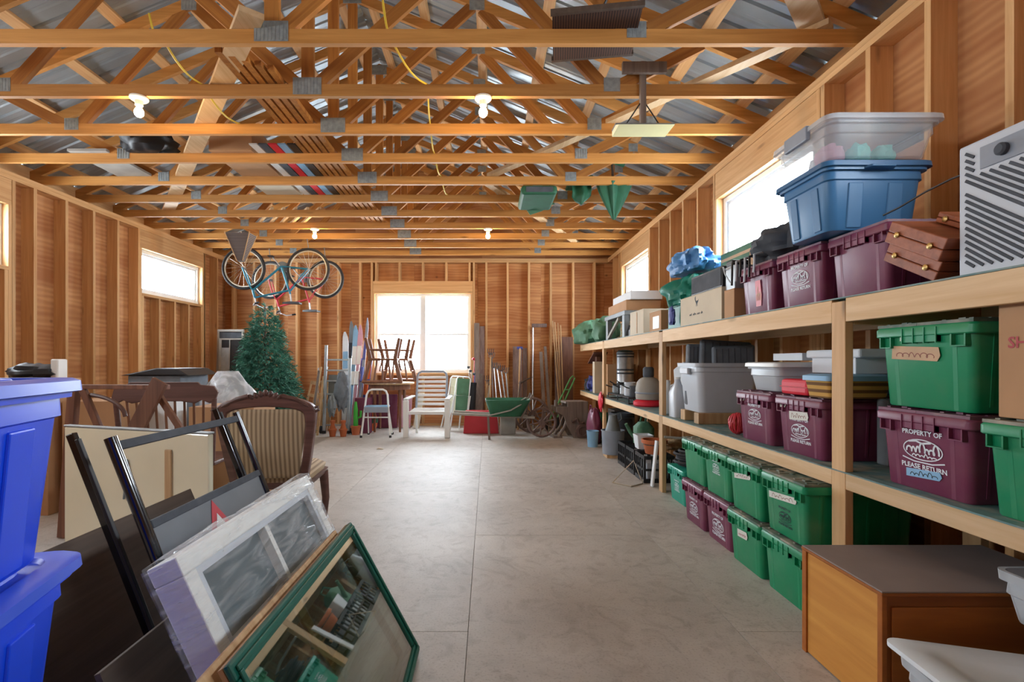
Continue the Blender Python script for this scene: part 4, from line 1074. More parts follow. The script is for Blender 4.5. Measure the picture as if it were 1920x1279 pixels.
MB().at((0, 0, 0), (-20, 0, 0)).box(-0.06, 0.16, -0.2, 0.3, 0.07, 0.088).build('board', MT['redwood'], fb); MB().box(0.0, 0.06, -0.1, 0.02, 0, 0.075).build('support_block', MT['redwood'], fb)
for i, (xx, yy, s_, mt, lb) in enumerate([(1.78, 8.35, 0.15, 'violet', 'dark violet bundle at the far end of the lower shelf'), (1.76, 8.6, 0.12, 'charcoal', 'charcoal bundle at the very end of the lower shelf'), (2.05, 8.4, 0.17, 'black', 'black bundle against the wall at the far lower shelf')]):
    blob('tool_bundle', mt, None, (xx, yy, Z+s_*0.74), (s_*0.8, s_*0.9, s_), 20+i, 0.45, 12, 2.6, label=lb, cat='bundle', group='bundles at the far shelf end')
# right edge cartons
b2 = carton('brown cardboard box with red lettering at the right edge of the lower shelf', 1.67, 2.05, 1.27, 1.63, ZL+CHT+0.009, ZL+CHT+0.43, 'card')
face_print(b2, [(text2d('SH', 0.05, 0.001), 0, 0)], 'redink', -0.1915, 0.12, 0.24, 'lettering')
MB().box(-0.195, 0.0, 0.15, 0.2, 0.421, 0.425).build('top_flap', MT['card'], b2)
# ================================================================ on the floor, right side
# orange pine cabinet with grey top
cbn = T('wooden_cabinet', 'low orange pine cabinet with a dull grey-brown top under the shelf', 'cabinet', (1.34, 1.90, 0))
# its back must clear the stacked crates under the shelf
MB().box(0.012, 0.74, -0.205, 0.205, 0.0, 0.425).build('carcass', MT['orangedark'], cbn, bevel=0.003)
MB().box(-0.002, 0.0115, -0.19, 0.185, 0.005, 0.42).build('side_panel', MT['orangewood'], cbn, bevel=0.002)
MB().box(-0.008, 0.0118, 0.187, 0.214, 0.0, 0.424).build('corner_post', MT['orangedark'], cbn, bevel=0.002)
MB().box(-0.006, 0.0118, -0.214, -0.192, 0.0, 0.424).build('corner_post', MT['orangedark'], cbn, bevel=0.002)
MB().box(-0.01, 0.75, -0.218, 0.216, 0.4255, 0.436).build('edge_strip', MT['orangedark'], cbn, bevel=0.002)
MB().box(-0.008, 0.75, -0.216, 0.214, 0.4365, 0.442).build('top_board', MT['greytop'], cbn, bevel=0.001)
MB().box(0.03, 0.70, -0.212, -0.206, 0.03, 0.385).build('end_panel', MT['orangedark'], cbn, bevel=0.002)  # darker tone puts this end's shade into its colour
# clear totes in the near right corner
ct = tote('clear_tote', 'low translucent tote on the floor with its lid lying askew on top', 'tote', (1.56, 1.34, 0), 0.56, 0.40, 0.30, 'frost', 'frost', rz=-8, lid=False, hollow=True, handles=False, taper=0.05)
for i, (xx, yy, mt, lb) in enumerate([(1.44, 1.38, 'charcoal', 'charcoal cloth bundle inside the low translucent tote'), (1.66, 1.34, 'violet', 'dark violet cloth bundle inside the low translucent tote')]):
    blob('cloth_bundle', mt, None, (xx, yy, 0.10), (0.085, 0.12, 0.1), 31+i, 0.3, 10, label=lb, cat='cloth', group='cloths in the translucent tote')
ld = T('tote_lid', 'white translucent lid tilted over the low tote', 'lid', (1.57, 1.34, 0.312), 0, None, (-6, 2, -12))
MB().loft([rrect(-0.33, 0.31, -0.23, 0.23, 0.05, 0.0, 6), rrect(-0.335, 0.315, -0.235, 0.235, 0.05, 0.004, 6), rrect(-0.335, 0.315, -0.235, 0.235, 0.05, 0.018, 6), rrect(-0.32, 0.30, -0.22, 0.22, 0.05, 0.022, 6), rrect(-0.25, 0.23, -0.15, 0.15, 0.05, 0.022, 6), rrect(-0.24, 0.22, -0.14, 0.14, 0.05, 0.014, 6)]).build('lid_plate', MT['foam'], ld, True)
ct2 = tote('clear_tote', 'open translucent tote with black wheels at the right edge, above the askew lid', 'tote', (1.95, 1.47, 0.40), 0.6, 0.26, 0.155, 'frost', 'frost', lid=False, hollow=True, handles=False, taper=0.05)
MB().at((-0.2, -0.115, 0.03), (90, 0, 0)).lathe([(0.03, 0), (0.03, 0.016), (0.012, 0.018), (0, 0.018)], 18).build('wheel', MT['rubber'], ct2, True)
MB().box(-0.26, 0.1, -0.135, -0.128, 0.055, 0.063).build('side_rail', MT['lightgrey'], ct2)
tag(MB().loft([rrect(1.86, 2.2, 1.36, 1.585, 0.03, 0), rrect(1.85, 2.21, 1.355, 1.59, 0.03, 0.399)]).build('support_bin', MT['greyplastic'], None, True), 'grey bin standing under the open translucent tote at the right edge', 'bin')
tag(MB().loft([rrect(1.8, 2.1, 1.42, 1.54, 0.03, 0.415), rrect(1.8, 2.1, 1.42, 1.54, 0.03, 0.49)]).build('folded_cloth', MT['walnut'], None, True, bevel=0.01), 'dark brown folded cloth inside the open translucent tote', 'cloth')

# coiled hose in the teal crate
hs = T('coiled_hose', 'dark garden hose coiled in the teal crate', 'hose', (1.82, 4.33, 0.2865))
pts = []
for i in range(150):
    a = 2*math.pi*i/24; r_ = 0.15-0.02*math.sin(i*0.11)
    pts.append((r_*1.15*math.cos(a), r_*math.sin(a), 0.03+0.00095*i))
MB().tube(pts, 0.013, 8).build('hose', MT['rubber'], hs, True)
MB().tube([pts[-1], (0.12, 0.16, 0.2), (0.05, 0.2, 0.23), (-0.2, 0.25, 0.24)], 0.012, 8).build('hose_end', MT['cement'], hs, True)

# grey bucket with a funnel
bk = T('bucket', 'grey round plastic tub on the floor by the far shelf post', 'bucket', (1.60, 6.38, 0.04))
MB().lathe([(0.125, 0), (0.13, 0.01), (0.142, 0.29), (0.15, 0.29), (0.15, 0.305), (0.138, 0.305), (0.125, 0.02), (0, 0.015)], 28).build('tub', MT['greyplastic'], bk, True)
MB().box(-0.1, 0.1, -0.1, 0.1, -0.04, -0.001).build('wooden_base', MT['handle'], bk)
fn = T('funnel', 'dark grey funnel-shaped cover standing in the grey tub', 'funnel', (1.60, 6.38, 0.065))
MB().lathe([(0.11, 0.0), (0.115, 0.2), (0.08, 0.33), (0.055, 0.43), (0.05, 0.47), (0.02, 0.475)], 20).build('cone', MT['greymetal'], fn, True)
MB().tube([(0.06, 0, 0.36), (0.11, 0, 0.42), (0.1, 0, 0.5), (0.03, 0, 0.48)], 0.008, 6).build('handle', MT['greymetal'], fn, True)
tr_ = T('waste_bin', 'black ribbed waste bin behind the grey tub', 'bin', (1.80, 6.72, 0))
MB().lathe([(0.13, 0), (0.15, 0.5), (0.165, 0.5), (0.165, 0.53), (0.14, 0.53), (0.12, 0.03), (0, 0.03)], 24).build('bin_body', MT['charcoal'], tr_, True)
MB().lathe([(0.168, 0.46), (0.172, 0.465), (0.172, 0.48), (0.168, 0.485)], 24).build('rib', MT['charcoal'], tr_, True)
# maroon bag and teal bucket by the far post
t = T('garment_bag', 'maroon bag standing on the floor left of the far shelf post', 'bag', (1.60, 7.50, 0))
blob('bag_body', 'maroon', t, (0, 0, 0.22), (0.11, 0.22, 0.30), 41, 0.15, 16, 1.6)
MB().tube([(-0.05, -0.06, 0.46), (-0.05, -0.04, 0.56), (-0.05, 0.06, 0.56), (-0.05, 0.08, 0.46)], 0.008, 6).build('handle', MT['maroon'], t, True)
tag(MB().at((1.50, 7.14, 0)).lathe([(0.07, 0), (0.085, 0.22), (0.09, 0.22), (0.09, 0.23), (0.078, 0.23), (0.065, 0.01), (0, 0.01)], 20).build('pail', MT['skyblue'], None, True), 'small pale blue pail beside the maroon bag', 'pail')
blob('red_cloth', 'brightred', None, (1.585, 7.0, 0.66), (0.028, 0.09, 0.13), 44, 0.35, 12, 2.5, flat=False, label='red cloth hanging on the far shelf post', cat='cloth')
tag(MB().at((1.75, 7.9, 0.0)).prism([(-0.12, 0), (0.12, 0), (0.15, 0.3), (0.05, 0.42), (-0.1, 0.35)], 0.22, 'yz', 0).build('green_sack', MT['darkgreen'], None, bevel=0.03), 'dark green sack on the floor behind the maroon bag', 'sack')
tag(MB().at((1.85, 7.5, 0)).box(0, 0.3, -0.2, 0.2, 0, 0.5).build('dark_carton', MT['brownpanel'], None, bevel=0.006), 'dark brown carton under the far end of the lower shelf', 'box')
# milk crates with pots on top
def milk(label, x, y, z=0.0):
    t = T('milk_crate', label, 'crate', (x, y, z), 0, 'black milk crates on the floor')
    w, h = 0.155, 0.27
    m = MB().box(-w, w, -w, w, 0, 0.012); m.build('base', MT['black'], t)
    for (zz, hh) in ((0.0125, 0.03), (0.12, 0.022), (0.235, 0.035)):
        m = MB()
        m.box(-w, w, -w, -w+0.01, zz, zz+hh); m.box(-w, w, w-0.01, w, zz, zz+hh); m.box(-w, -w+0.01, -w+0.01, w-0.01, zz, zz+hh); m.box(w-0.01, w, -w+0.01, w-0.01, zz, zz+hh)
        m.build('side_band', MT['black'], t)
    for i in range(5):
        q = -w+0.012+(2*w-0.024)*i/4
        for (px, py) in ((q, -w+0.006), (q, w-0.006), (-w+0.006, q), (w-0.006, q)):
            MB().box(px-0.008, px+0.008, py-0.0055, py+0.0055, 0.0425, 0.2345).build('slat', MT['black'], t)
    return t
milk('black milk crate nearest the middle shelf post', 1.72, 5.15); milk('black milk crate in the middle of the row of milk crates', 1.72, 5.50); milk('black milk crate farthest of the row, beside the grey tub', 1.72, 5.85)
for i, (yy, mt) in enumerate(((5.15, 'lightgrey'), (5.50, 'foam'), (5.85, 'greyplastic'))):
    tag(MB().at((1.72, yy, 0.013)).loft([rrect(-0.11, 0.11, -0.11, 0.11, 0.02, 0), rrect(-0.12, 0.12, -0.12, 0.12, 0.02, 0.18)]).build('plastic_tub', MT[mt], None, True), ['light grey tub inside the milk crate nearest the middle post', 'white tub inside the middle milk crate', 'grey tub inside the farthest milk crate'][i], 'tub', 'tubs in the milk crates')
tp = T('flower_pot', 'terracotta flower pot on the near milk crate', 'flower pot', (1.72, 5.15, 0.2715))
MB().lathe([(0.09, 0), (0.115, 0.11), (0.13, 0.11), (0.13, 0.145), (0.115, 0.145), (0.085, 0.02), (0, 0.02)], 24).build('pot_body', MT['terracotta'], tp, True)
MB().lathe([(0.0, 0.09), (0.113, 0.09), (0.113, 0.1), (0.0, 0.11)], 20, False).build('soil', MT['brownpanel'], tp)
wp = T('flower_pot', 'white square flower pot on the middle milk crate', 'flower pot', (1.70, 5.46, 0.2715))
MB().loft([rrect(-0.07, 0.07, -0.07, 0.07, 0.012, 0), rrect(-0.09, 0.09, -0.09, 0.09, 0.012, 0.15), rrect(-0.08, 0.08, -0.08, 0.08, 0.012, 0.15), rrect(-0.065, 0.065, -0.065, 0.065, 0.012, 0.02)]).build('pot_body', MT['foam'], wp, True)
wc = T('watering_can', 'pale green watering can on the milk crates under the lower shelf', 'watering can', (1.80, 5.76, 0.2715), 0)
MB().loft([rrect(-0.1, 0.1, -0.12, 0.12, 0.06, 0, 6), rrect(-0.1, 0.1, -0.12, 0.12, 0.06, 0.19, 6), rrect(-0.05, 0.05, -0.07, 0.07, 0.04, 0.25, 6)]).build('can_body', MT['greencanvas'], wc, True)
MB().tube([(-0.08, -0.02, 0.05), (-0.17, -0.06, 0.14), (-0.23, -0.09, 0.24)], [0.03, 0.022, 0.018], 10).build('spout', MT['greencanvas'], wc, True)
MB().tube([(0.0, -0.06, 0.24), (0.0, -0.08, 0.31), (0.0, 0.06, 0.33), (0.0, 0.13, 0.24), (0.0, 0.12, 0.12)], 0.011, 8).build('handle', MT['greencanvas'], wc, True)
blob('straw_hat', 'handle', None, (1.98, 5.32, 0.33), (0.12, 0.13, 0.06), 51, 0.25, 12, 2.0, label='straw-coloured cloth hat behind the terracotta pot', cat='hat')
blob('sack', 'oldwood', None, (2.09, 4.95, 0.14), (0.13, 0.2, 0.19), 53, 0.35, 12, 2.0, label='brown-grey sack on the floor behind the middle shelf post', cat='sack')
hw = T('wire_stand', 'bent pale wire plant stand lying on the floor by the middle post', 'stand', (1.37, 4.98, 0.006))
MB().tube([(-0.12, 0.02, 0.0), (0.12, 0.12, 0.2), (0.17, -0.02, 0.0)], 0.006, 6).build('bent_leg', MT['wire'], hw, True)
MB().tube([(-0.12, 0.02, 0.0), (0.02, -0.14, 0.0), (0.17, -0.02, 0.0), (0.2, 0.06, 0.02)], 0.006, 6).build('foot_wire', MT['wire'], hw, True)
tag(MB().at((1.6, 4.86, 0.0), (0, 6, 0)).box(-0.01, 0.01, -0.03, 0.03, 0.002, 0.45).build('plaster_lath', MT['foam'], None, bevel=0.004), 'short white lath leaning beside the middle shelf post', 'lath')
blob('rope_heap', 'handle', None, (1.95, 4.82, 0.42), (0.08, 0.07, 0.1), 61, 0.5, 12, 3.0, flat=False, label='tangled straw rope heap behind the middle shelf post', cat='rope') if False else None
# ================================================================ left foreground
def lean(name, label, cat, botx, topx, topz, y0, y1, group=None):
    th = math.degrees(math.atan2(botx-topx, topz)); h = math.hypot(botx-topx, topz)
    t = T(name, label, cat, (botx, (y0+y1)/2, 0), 0, group, (0, -th, 0))
    return t, h, (y1-y0)/2
def ringframe(m, L_, h, w, x0, x1, z0=0.0):
    for (a, b, c, d) in ((-L_, L_, z0, z0+w), (-L_, L_, h-w, h), (-L_, -L_+w, z0+w, h-w), (L_-w, L_, z0+w, h-w)):
        m.box(x0, x1, a, b, c, d)
    return m
# green framed picture glass
t, h, L_ = lean('picture_frame', 'dark green picture frame with glass leaning nearest the aisle', 'picture frame', -0.31, -0.60, 0.535, 1.10, 2.09)
ringframe(MB(), L_, h, 0.042, 0.012, 0.030).build('frame', MT['greenframe'], t, bevel=0.006)
ringframe(MB(), L_-0.014, h-0.014, 0.014, 0.0305, 0.038, 0.014).build('raised_bead', MT['greenframe'], t, bevel=0.003)
MB().box(0.020, 0.023, -L_+0.042, L_-0.042, 0.042, h-0.042).build('glass_pane', MT['pictureglass'], t)
ringframe(MB(), L_-0.002, h-0.002, 0.03, 0.0, 0.0115, 0.002).build('backing_strip', MT['handle'], t)
# beige frame right behind it
t, h, L_ = lean('picture_frame', 'thin beige wooden frame tucked right behind the green frame', 'picture frame', -0.335, -0.63, 0.53, 1.06, 2.03)
ringframe(MB(), L_, h, 0.045, -0.004, 0.010).build('frame', MT['handle'], t, bevel=0.003)
MB().box(-0.002, 0.006, -0.022, 0.022, 0.046, h-0.046).build('centre_bar', MT['handle'], t)
MB().box(-0.002, 0.006, -L_+0.046, -0.0225, h/2-0.02, h/2+0.02).build('cross_bar', MT['handle'], t); MB().box(-0.002, 0.006, 0.0225, L_-0.046, h/2-0.02, h/2+0.02).build('cross_bar', MT['handle'], t)
# window sash wrapped in stretch film
t, h, L_ = lean('wrapped_window', 'white window sash wrapped in clear stretch film leaning behind the green frame', 'window sash', -0.62, -0.925, 0.655, 1.33, 2.30)
ringframe(MB(), L_, h, 0.055, 0.012, 0.10).build('sash_frame', MT['white'], t, bevel=0.004)
ringframe(MB(), L_-0.055, h-0.055, 0.022, 0.075, 0.095, 0.055).build('glazing_bead', MT['lightgrey'], t)
MB().box(0.05, 0.092, -0.013, 0.013, 0.078, h-0.078).build('muntin', MT['white'], t); MB().box(0.05, 0.092, -L_+0.078, -0.0135, h*0.56, h*0.56+0.026).build('muntin', MT['white'], t); MB().box(0.05, 0.092, 0.0135, L_-0.078, h*0.56, h*0.56+0.026).build('muntin', MT['white'], t)
MB().box(0.055, 0.06, -L_+0.056, L_-0.056, 0.056, h-0.056).build('grey_pane', plain('grey_sash_glass', '#5d6b70', 0.15, var=0.15), t)
def wrapfn(u, v):
    # closed loop around x-z section, v along y ; bulged and wrinkled
    per = [(0.006, 0.0), (0.108, 0.0), (0.110, h*0.25), (0.112, h*0.5), (0.112, h*0.75), (0.108, h+0.006), (0.06, h+0.018), (0.006, h+0.006), (0.002, h*0.66), (0.002, h*0.33)]
    s = u*len(per); i = int(s) % len(per); f = s-int(s); a = per[i]; b = per[(i+1) % len(per)]
    x = a[0]*(1-f)+b[0]*f; z = a[1]*(1-f)+b[1]*f; y = -L_-0.01+v*(2*L_+0.02)
    w = noise.noise(Vector((x*6, y*4, z*26)))*0.6+noise.noise(Vector((x*5+9, y*11, z*9)))*0.5
    e = min(v, 1-v)*9
    k = 1 if e > 1 else 0.9+0.1*e
    x2 = 0.055+(x-0.055)*k + 0.007*w*(1 if x > 0.055 else -0.3)
    if z > h*0.9: z += 0.012*noise.noise(Vector((y*7, 2, x*20)))
    return (max(0.001, x2), y, max(0.0, z))
m = MB(); m.grid(60, 46, wrapfn, True)
for v in (0, 1):
    m.grid(14, 14, lambda a, b, v=v: (0.006+a*0.1+0.004*noise.noise(Vector((a*5, b*9, v))), (-L_-0.012 if v == 0 else L_+0.012)+0.006*noise.noise(Vector((a*4, b*14, 7*v))), b*h))
m.build('stretch_film', MT['film'], t, True)
# dark brown board leaning behind
t, h, L_ = lean('leaning_board', 'dark brown board leaning behind the wrapped window sash', 'board', -0.86, -1.03, 0.40, 1.30, 2.55)
MB().box(0.0, 0.018, -L_, L_, 0, h).build('board', MT['brownpanel'], t, bevel=0.002)
MB().box(0.0185, 0.026, -L_, L_, h*0.45, h*0.45+0.012).build('batten', MT['black'], t)
t, h, L_ = lean('leaning_board', 'large dark brown board leaning farthest back, before the cream table top', 'board', -1.42, -1.64, 0.52, 1.45, 2.72)
MB().box(0.0, 0.018, -L_, L_, 0, h).build('board', MT['brownpanel'], t, bevel=0.002)
MB().box(-0.012, -0.0005, -L_, L_, h*0.5, h*0.5+0.03).build('batten', MT['brownpanel'], t)
# grey sign stand with a warning triangle
t, h, L_ = lean('sign_stand', 'black tubular sign stand with a grey panel and red warning triangle', 'sign', -0.98, -1.345, 0.945, 1.75, 2.62)
for s in (-1, 1): MB().tube([(0.02, s*L_, 0.0), (0.02, s*L_, h)], 0.021 if s < 0 else 0.016, 14).build('side_tube', MT['blackgloss'], t, True)
MB().box(0.008, 0.03, -L_+0.02, L_-0.017, h-0.05, h-0.018).build('top_rail', MT['charcoal'], t, bevel=0.003)
MB().box(0.004, 0.034, -L_+0.02, L_-0.017, 0.66, 0.69).build('panel_rail', MT['charcoal'], t, bevel=0.003)
MB().box(0.014, 0.020, -L_+0.02, L_-0.017, 0.06, 0.659).build('sign_panel', MT['signgrey'], t)
sgn = MB().prism([(0.18-0.42, 0.302), (0.18, 0.302), (0.18-0.21, 0.657)], 0.002, 'yz', 0.0202).build('warning_triangle', MT['red'], t)
MB().prism([(0.18-0.365, 0.334), (0.18-0.055, 0.334), (0.18-0.21, 0.596)], 0.002, 'yz', 0.0223).build('triangle_field', MT['white'], sgn)
m = MB(); m.tube([(0.0255, -0.09+0.02*k, 0.44+0.03*math.sin(k*1.1)) for k in range(7)], 0.006, 6); m.build('pictogram', MT['black'], sgn)
# second black stand, further back
t, h, L_ = lean('sign_stand', 'second black sign stand without panel leaning behind the first', 'sign', -1.20, -1.57, 0.945, 1.86, 2.84)
for s in (-1, 1):
    MB().box(0.0, 0.03, s*L_-0.012, s*L_+0.012, 0, h).build('side_bar', MT['blackgloss'], t, bevel=0.004)
    MB().box(0.04, 0.055, s*L_-0.03, s*L_-0.012, 0.02, h*0.97).build('inner_bar', MT['black'], t, bevel=0.003)
MB().box(0.005, 0.03, -L_+0.013, L_-0.013, 0.10, 0.13).build('bottom_rail', MT['black'], t)
# small white framed print, low at the bottom edge
t, h, L_ = lean('picture_frame', 'white framed picture low on the floor below the wrapped window', 'picture frame', -0.74, -0.86, 0.21, 0.98, 1.27)
ringframe(MB(), L_, h, 0.03, 0, 0.018).build('frame', MT['white'], t, bevel=0.003)
MB().box(0.004, 0.008, -L_+0.03, L_-0.03, 0.03, h-0.03).build('print', MT['greyplastic'], t)
# cream table top standing on edge
p, q = Vector((-2.72, 3.22, 0)), Vector((-1.60, 2.88, 0)); dd = q-p
t = T('table_top', 'cream laminated table top standing on edge behind the sign stands', 'table top', (p+q)/2, math.degrees(math.atan2(dd.y, dd.x)))
W2 = dd.length/2
MB().box(-W2, W2, -0.018, 0.018, 0.002, 0.80).build('slab', MT['cream'], t, bevel=0.008)
MB().box(-W2-0.004, W2+0.004, -0.021, 0.021, 0.801, 0.813).build('edge_band', MT['alu'], t, bevel=0.003)
MB().box(W2-0.32, W2-0.27, -0.030, -0.0185, 0.02, 0.7).build('chair_reflection', MT['handle'], t, bevel=0.008)  # brown bar modelled in place of the chair's reflection in the laminate
MB().tube([(-0.06, -0.026, 0.38), (-0.03, -0.026, 0.62), (0.02, -0.026, 0.40)], 0.006, 6).build('tripod_reflection', MT['greymetal'], t)  # thin tube stands in for a tripod reflected in the slab

# trestle with crossed legs
t = T('trestle', 'brown wooden trestle with crossed legs behind the cream table top', 'trestle', (-2.50, 3.42, 0), -4)
MB().box(-0.36, 0.32, -0.02, 0.02, 1.03, 1.062).build('top_rail', MT['redwood'], t, bevel=0.004)
m = MB(); m.bar((0.29, -0.035, 1.09), (-0.28, -0.035, 0.004), 0.026, 0.11, (1, 0, 0)); m.build('wide_leg', MT['redwood'], t, bevel=0.004)
m = MB(); m.bar((-0.30, 0.0, 1.03), (0.03, 0.0, 0.30), 0.03, 0.045, (1, 0, 0)); m.build('brace', MT['redwood'], t, bevel=0.004)
m = MB(); m.bar((0.23, 0.0, 1.02), (0.52, 0.0, 0.60), 0.03, 0.04, (1, 0, 0)); m.build('brace', MT['redwood'], t, bevel=0.004)
m = MB(); m.bar((-0.36, 0.0, 1.06), (-0.44, 0.0, 0.004), 0.05, 0.06, (1, 0, 0)); m.build('leg', MT['redwood'], t, bevel=0.004)
m = MB(); m.bar((0.52, 0.0, 0.62), (0.56, 0.0, 0.004), 0.03, 0.045, (1, 0, 0)); m.build('leg', MT['redwood'], t, bevel=0.004)
MB().tube([(-0.30+0.3*math.sin(k/8*1.5), 0.015, 0.99-0.16*(1-math.cos(k/8*1.5))) for k in range(9)], 0.014, 8).build('curved_arm', MT['walnut'], t, True)
# spindle-back bench chair
t = T('spindle_chair', 'dark spindle-back chair with a wide shaped crest rail', 'chair', (-2.43, 3.75, 0), 3)
cr = [(-0.39, 0.93), (-0.37, 1.0), (-0.36, 1.045), (-0.27, 1.05), (-0.25, 1.065), (0.24, 1.065), (0.26, 1.045), (0.36, 1.035), (0.39, 0.99), (0.37, 0.93), (0.33, 0.905), (0.27, 0.93), (0.22, 0.905), (0.12, 0.92), (-0.16, 0.92), (-0.24, 0.905), (-0.3, 0.93), (-0.35, 0.905)]
MB().prism(cr, 0.026, 'xz', -0.013).build('crest_rail', MT['walnut'], t, bevel=0.005)
for i in range(9):
    xx = -0.28+0.07*i
    MB().tube([(xx*0.92, 0.04, 0.46), (xx, 0.0, 0.93)], 0.009, 8).build('spindle', MT['chairwood'], t, True)
for s in (-1, 1):
    MB().tube([(s*0.33, 0.03, 0.44), (s*0.36, 0.0, 0.94)], 0.019, 10).build('back_post', MT['walnut'], t, True)
    for yy in (0.02, 0.40): MB().tube([(s*0.30, yy, 0.43), (s*0.34, yy+(0.04 if yy > 0.1 else -0.03), 0.0)], 0.018, 10).build('leg', MT['walnut'], t, True)
MB().box(-0.36, 0.36, 0.0, 0.45, 0.43, 0.465).build('seat', MT['walnut'], t, bevel=0.012)
# carved armchair seen from behind
t = T('carved_chair', 'carved walnut dining chair with a striped beige upholstered back', 'chair', (-1.405, 3.14, 0), 4); t.scale = (1.16, 1.0, 1.03)
def arc(k, w, zc, zt): return (w*math.cos(k), zc+(zt-zc)*math.sin(k))
outer = [(-0.205, 0.42), (-0.235, 0.6), (-0.262, 0.80), (-0.268, 0.88)] + [arc(math.pi-math.pi*i/14, 0.262, 0.89, 0.975) for i in range(1, 14)] + [(0.268, 0.88), (0.262, 0.80), (0.235, 0.6), (0.205, 0.42)]
inner = [(-0.165, 0.46), (-0.19, 0.6), (-0.21, 0.80), (-0.208, 0.85)] + [arc(math.pi-math.pi*i/14, 0.205, 0.86, 0.905) for i in range(1, 14)] + [(0.208, 0.85), (0.21, 0.80), (0.19, 0.6), (0.165, 0.46)]
m = MB(); n = len(outer); yb = lambda z: 0.03+max(0, 0.85-z)*0.12
vs = []
for (yy) in (-0.03, 0.03):
    vs += [(a, yy+yb(b), b) for a, b in outer] + [(a, yy+yb(b), b) for a, b in inner]
fs = []
for i in range(n-1):
    fs += [(i, i+1, n+i+1, n+i), (2*n+i, 3*n+i, 3*n+i+1, 2*n+i+1), (i, 2*n+i, 2*n+i+1, i+1), (n+i, n+i+1, 3*n+i+1, 3*n+i)]
fs += [(0, n, 3*n, 2*n), (n-1, 3*n-1, 4*n-1, 2*n-1)]
m.add(vs, fs); m.build('back_frame', MT['walnut'], t, True, bevel=0.008)
m = MB(); vs = []; 
rows = 10
def padfn(u, v):
    z = 0.46+v*0.43; w = 0.165+(0.21-0.165)*min(1, v*1.3)
    if z > 0.85: w *= math.sqrt(max(0.05, 1-((z-0.85)/0.062)**2))
    x = (u-0.5)*2*w
    return (x, yb(z)-0.014-0.022*(1-(2*u-1)**2)*math.sin(math.pi*min(1, v+0.02)), z)
m.grid(22, 18, padfn)
m.build('upholstered_back', MT['upholstery'], t, True, solid=0.02)
# carved crest: shell and leaves
for i in range(-3, 4):
    m = MB().at((i*0.024, yb(0.97)-0.02, 0.985-abs(i)*0.008), (10, i*14, 0)).lathe([(0.0, -0.022), (0.013, -0.01), (0.016, 0.006), (0.010, 0.022), (0.0, 0.03)], 10); m.build('carved_shell', MT['walnut'], t, True)
for s in (-1, 1):
    MB().tube([(s*(0.09+0.03*k), yb(0.95)-0.025-0.004*math.sin(k*2), 0.972-0.006*k-0.0017*k*k) for k in range(6)], [0.016, 0.013, 0.016, 0.012, 0.014, 0.004], 8).build('carved_leaf', MT['walnut'], t, True)
    MB().tube([(s*0.262, yb(0.87)-0.02, 0.875), (s*0.285, yb(0.88)-0.02, 0.888), (s*0.28, yb(0.89)-0.02, 0.905), (s*0.262, yb(0.9)-0.02, 0.9)], 0.009, 8).build('carved_scroll', MT['walnut'], t, True)
    MB().tube([(s*0.20, 0.08, 0.43), (s*0.21, 0.06, 0.2), (s*0.22, 0.0, 0.0)], [0.026, 0.022, 0.016], 10).build('leg', MT['walnut'], t, True)
    MB().tube([(s*0.19, 0.55, 0.40), (s*0.20, 0.57, 0.2), (s*0.19, 0.54, 0.0)], [0.03, 0.024, 0.018], 10).build('leg', MT['walnut'], t, True)
MB().loft([rrect(-0.20, 0.20, 0.08, 0.58, 0.05, 0.38), rrect(-0.22, 0.22, 0.07, 0.60, 0.05, 0.42)]).build('seat_frame', MT['walnut'], t, True)
MB().loft([rrect(-0.20, 0.20, 0.09, 0.58, 0.06, 0.4205), rrect(-0.21, 0.21, 0.09, 0.59, 0.06, 0.46), rrect(-0.17, 0.17, 0.13, 0.55, 0.06, 0.49)]).build('seat_cushion', MT['upholstery'], t, True)
# cartons and bags in the left middle ground
carton('tan cardboard box behind the trestle near the left wall', -3.42, -3.0, 4.0, 4.45, 0, 0.90, 'card')
carton('second tan cardboard box behind the spindle chair', -2.62, -2.05, 4.36, 4.8, 0, 0.82, 'card', flaps=False)
b3 = carton('white plastic carton behind the spindle chair, near the tan boxes', -2.95, -2.72, 4.32, 4.5, 0, 1.0, 'foam')
t = T('grill_box', 'grey box with a black cover near the left wall', 'box', (-3.22, 5.2, 0))
MB().box(-0.36, 0.16, -0.25, 0.25, 0, 1.08).build('body', MT['cushion'], t, bevel=0.01)
MB().prism([(-0.42, 1.081), (0.26, 1.081), (0.14, 1.15), (-0.06, 1.155)], 0.56, 'xz', -0.28).build('cover', MT['black'], t, bevel=0.01)
m = MB()
def bagfn(u, v):
    a = 2*math.pi*u; k = 1+0.14*noise.noise(Vector((math.cos(a)*2, math.sin(a)*2, v*5)))+0.06*noise.noise(Vector((math.cos(a)*6, math.sin(a)*6, v*14)))
    r_ = (0.27 if v < 0.8 else 0.27*(1-(v-0.8)*3.2))*k
    return (r_*math.cos(a), r_*math.sin(a)*0.9, v*1.12)
m.grid(40, 26, bagfn, True)
o = m.build('plastic_bag', MT['film2'] if 'film2' in MT else clear('milky_bag', '#dfe4ec', 0.55, 0.25, bump=0.6, bscale=7, vary=0.25), None, True); o.location = (-2.74, 5.25, 0.0)
tag(o, 'large crumpled clear plastic bag beside the black-covered box', 'bag')
t = T('black_bag', 'black bag with white papers on a stand behind the blue totes', 'bag', (-3.72, 4.1, 0))
blob('bag_body', 'black', t, (0, 0, 1.13), (0.20, 0.16, 0.075), 71, 0.3, 12)
MB().box(0.16, 0.22, -0.05, 0.05, 1.08, 1.24).build('paper_roll', MT['white'], t, bevel=0.01)
MB().box(-0.22, 0.24, -0.16, 0.16, 0, 1.079).build('stand_box', MT['card'], t, bevel=0.004)
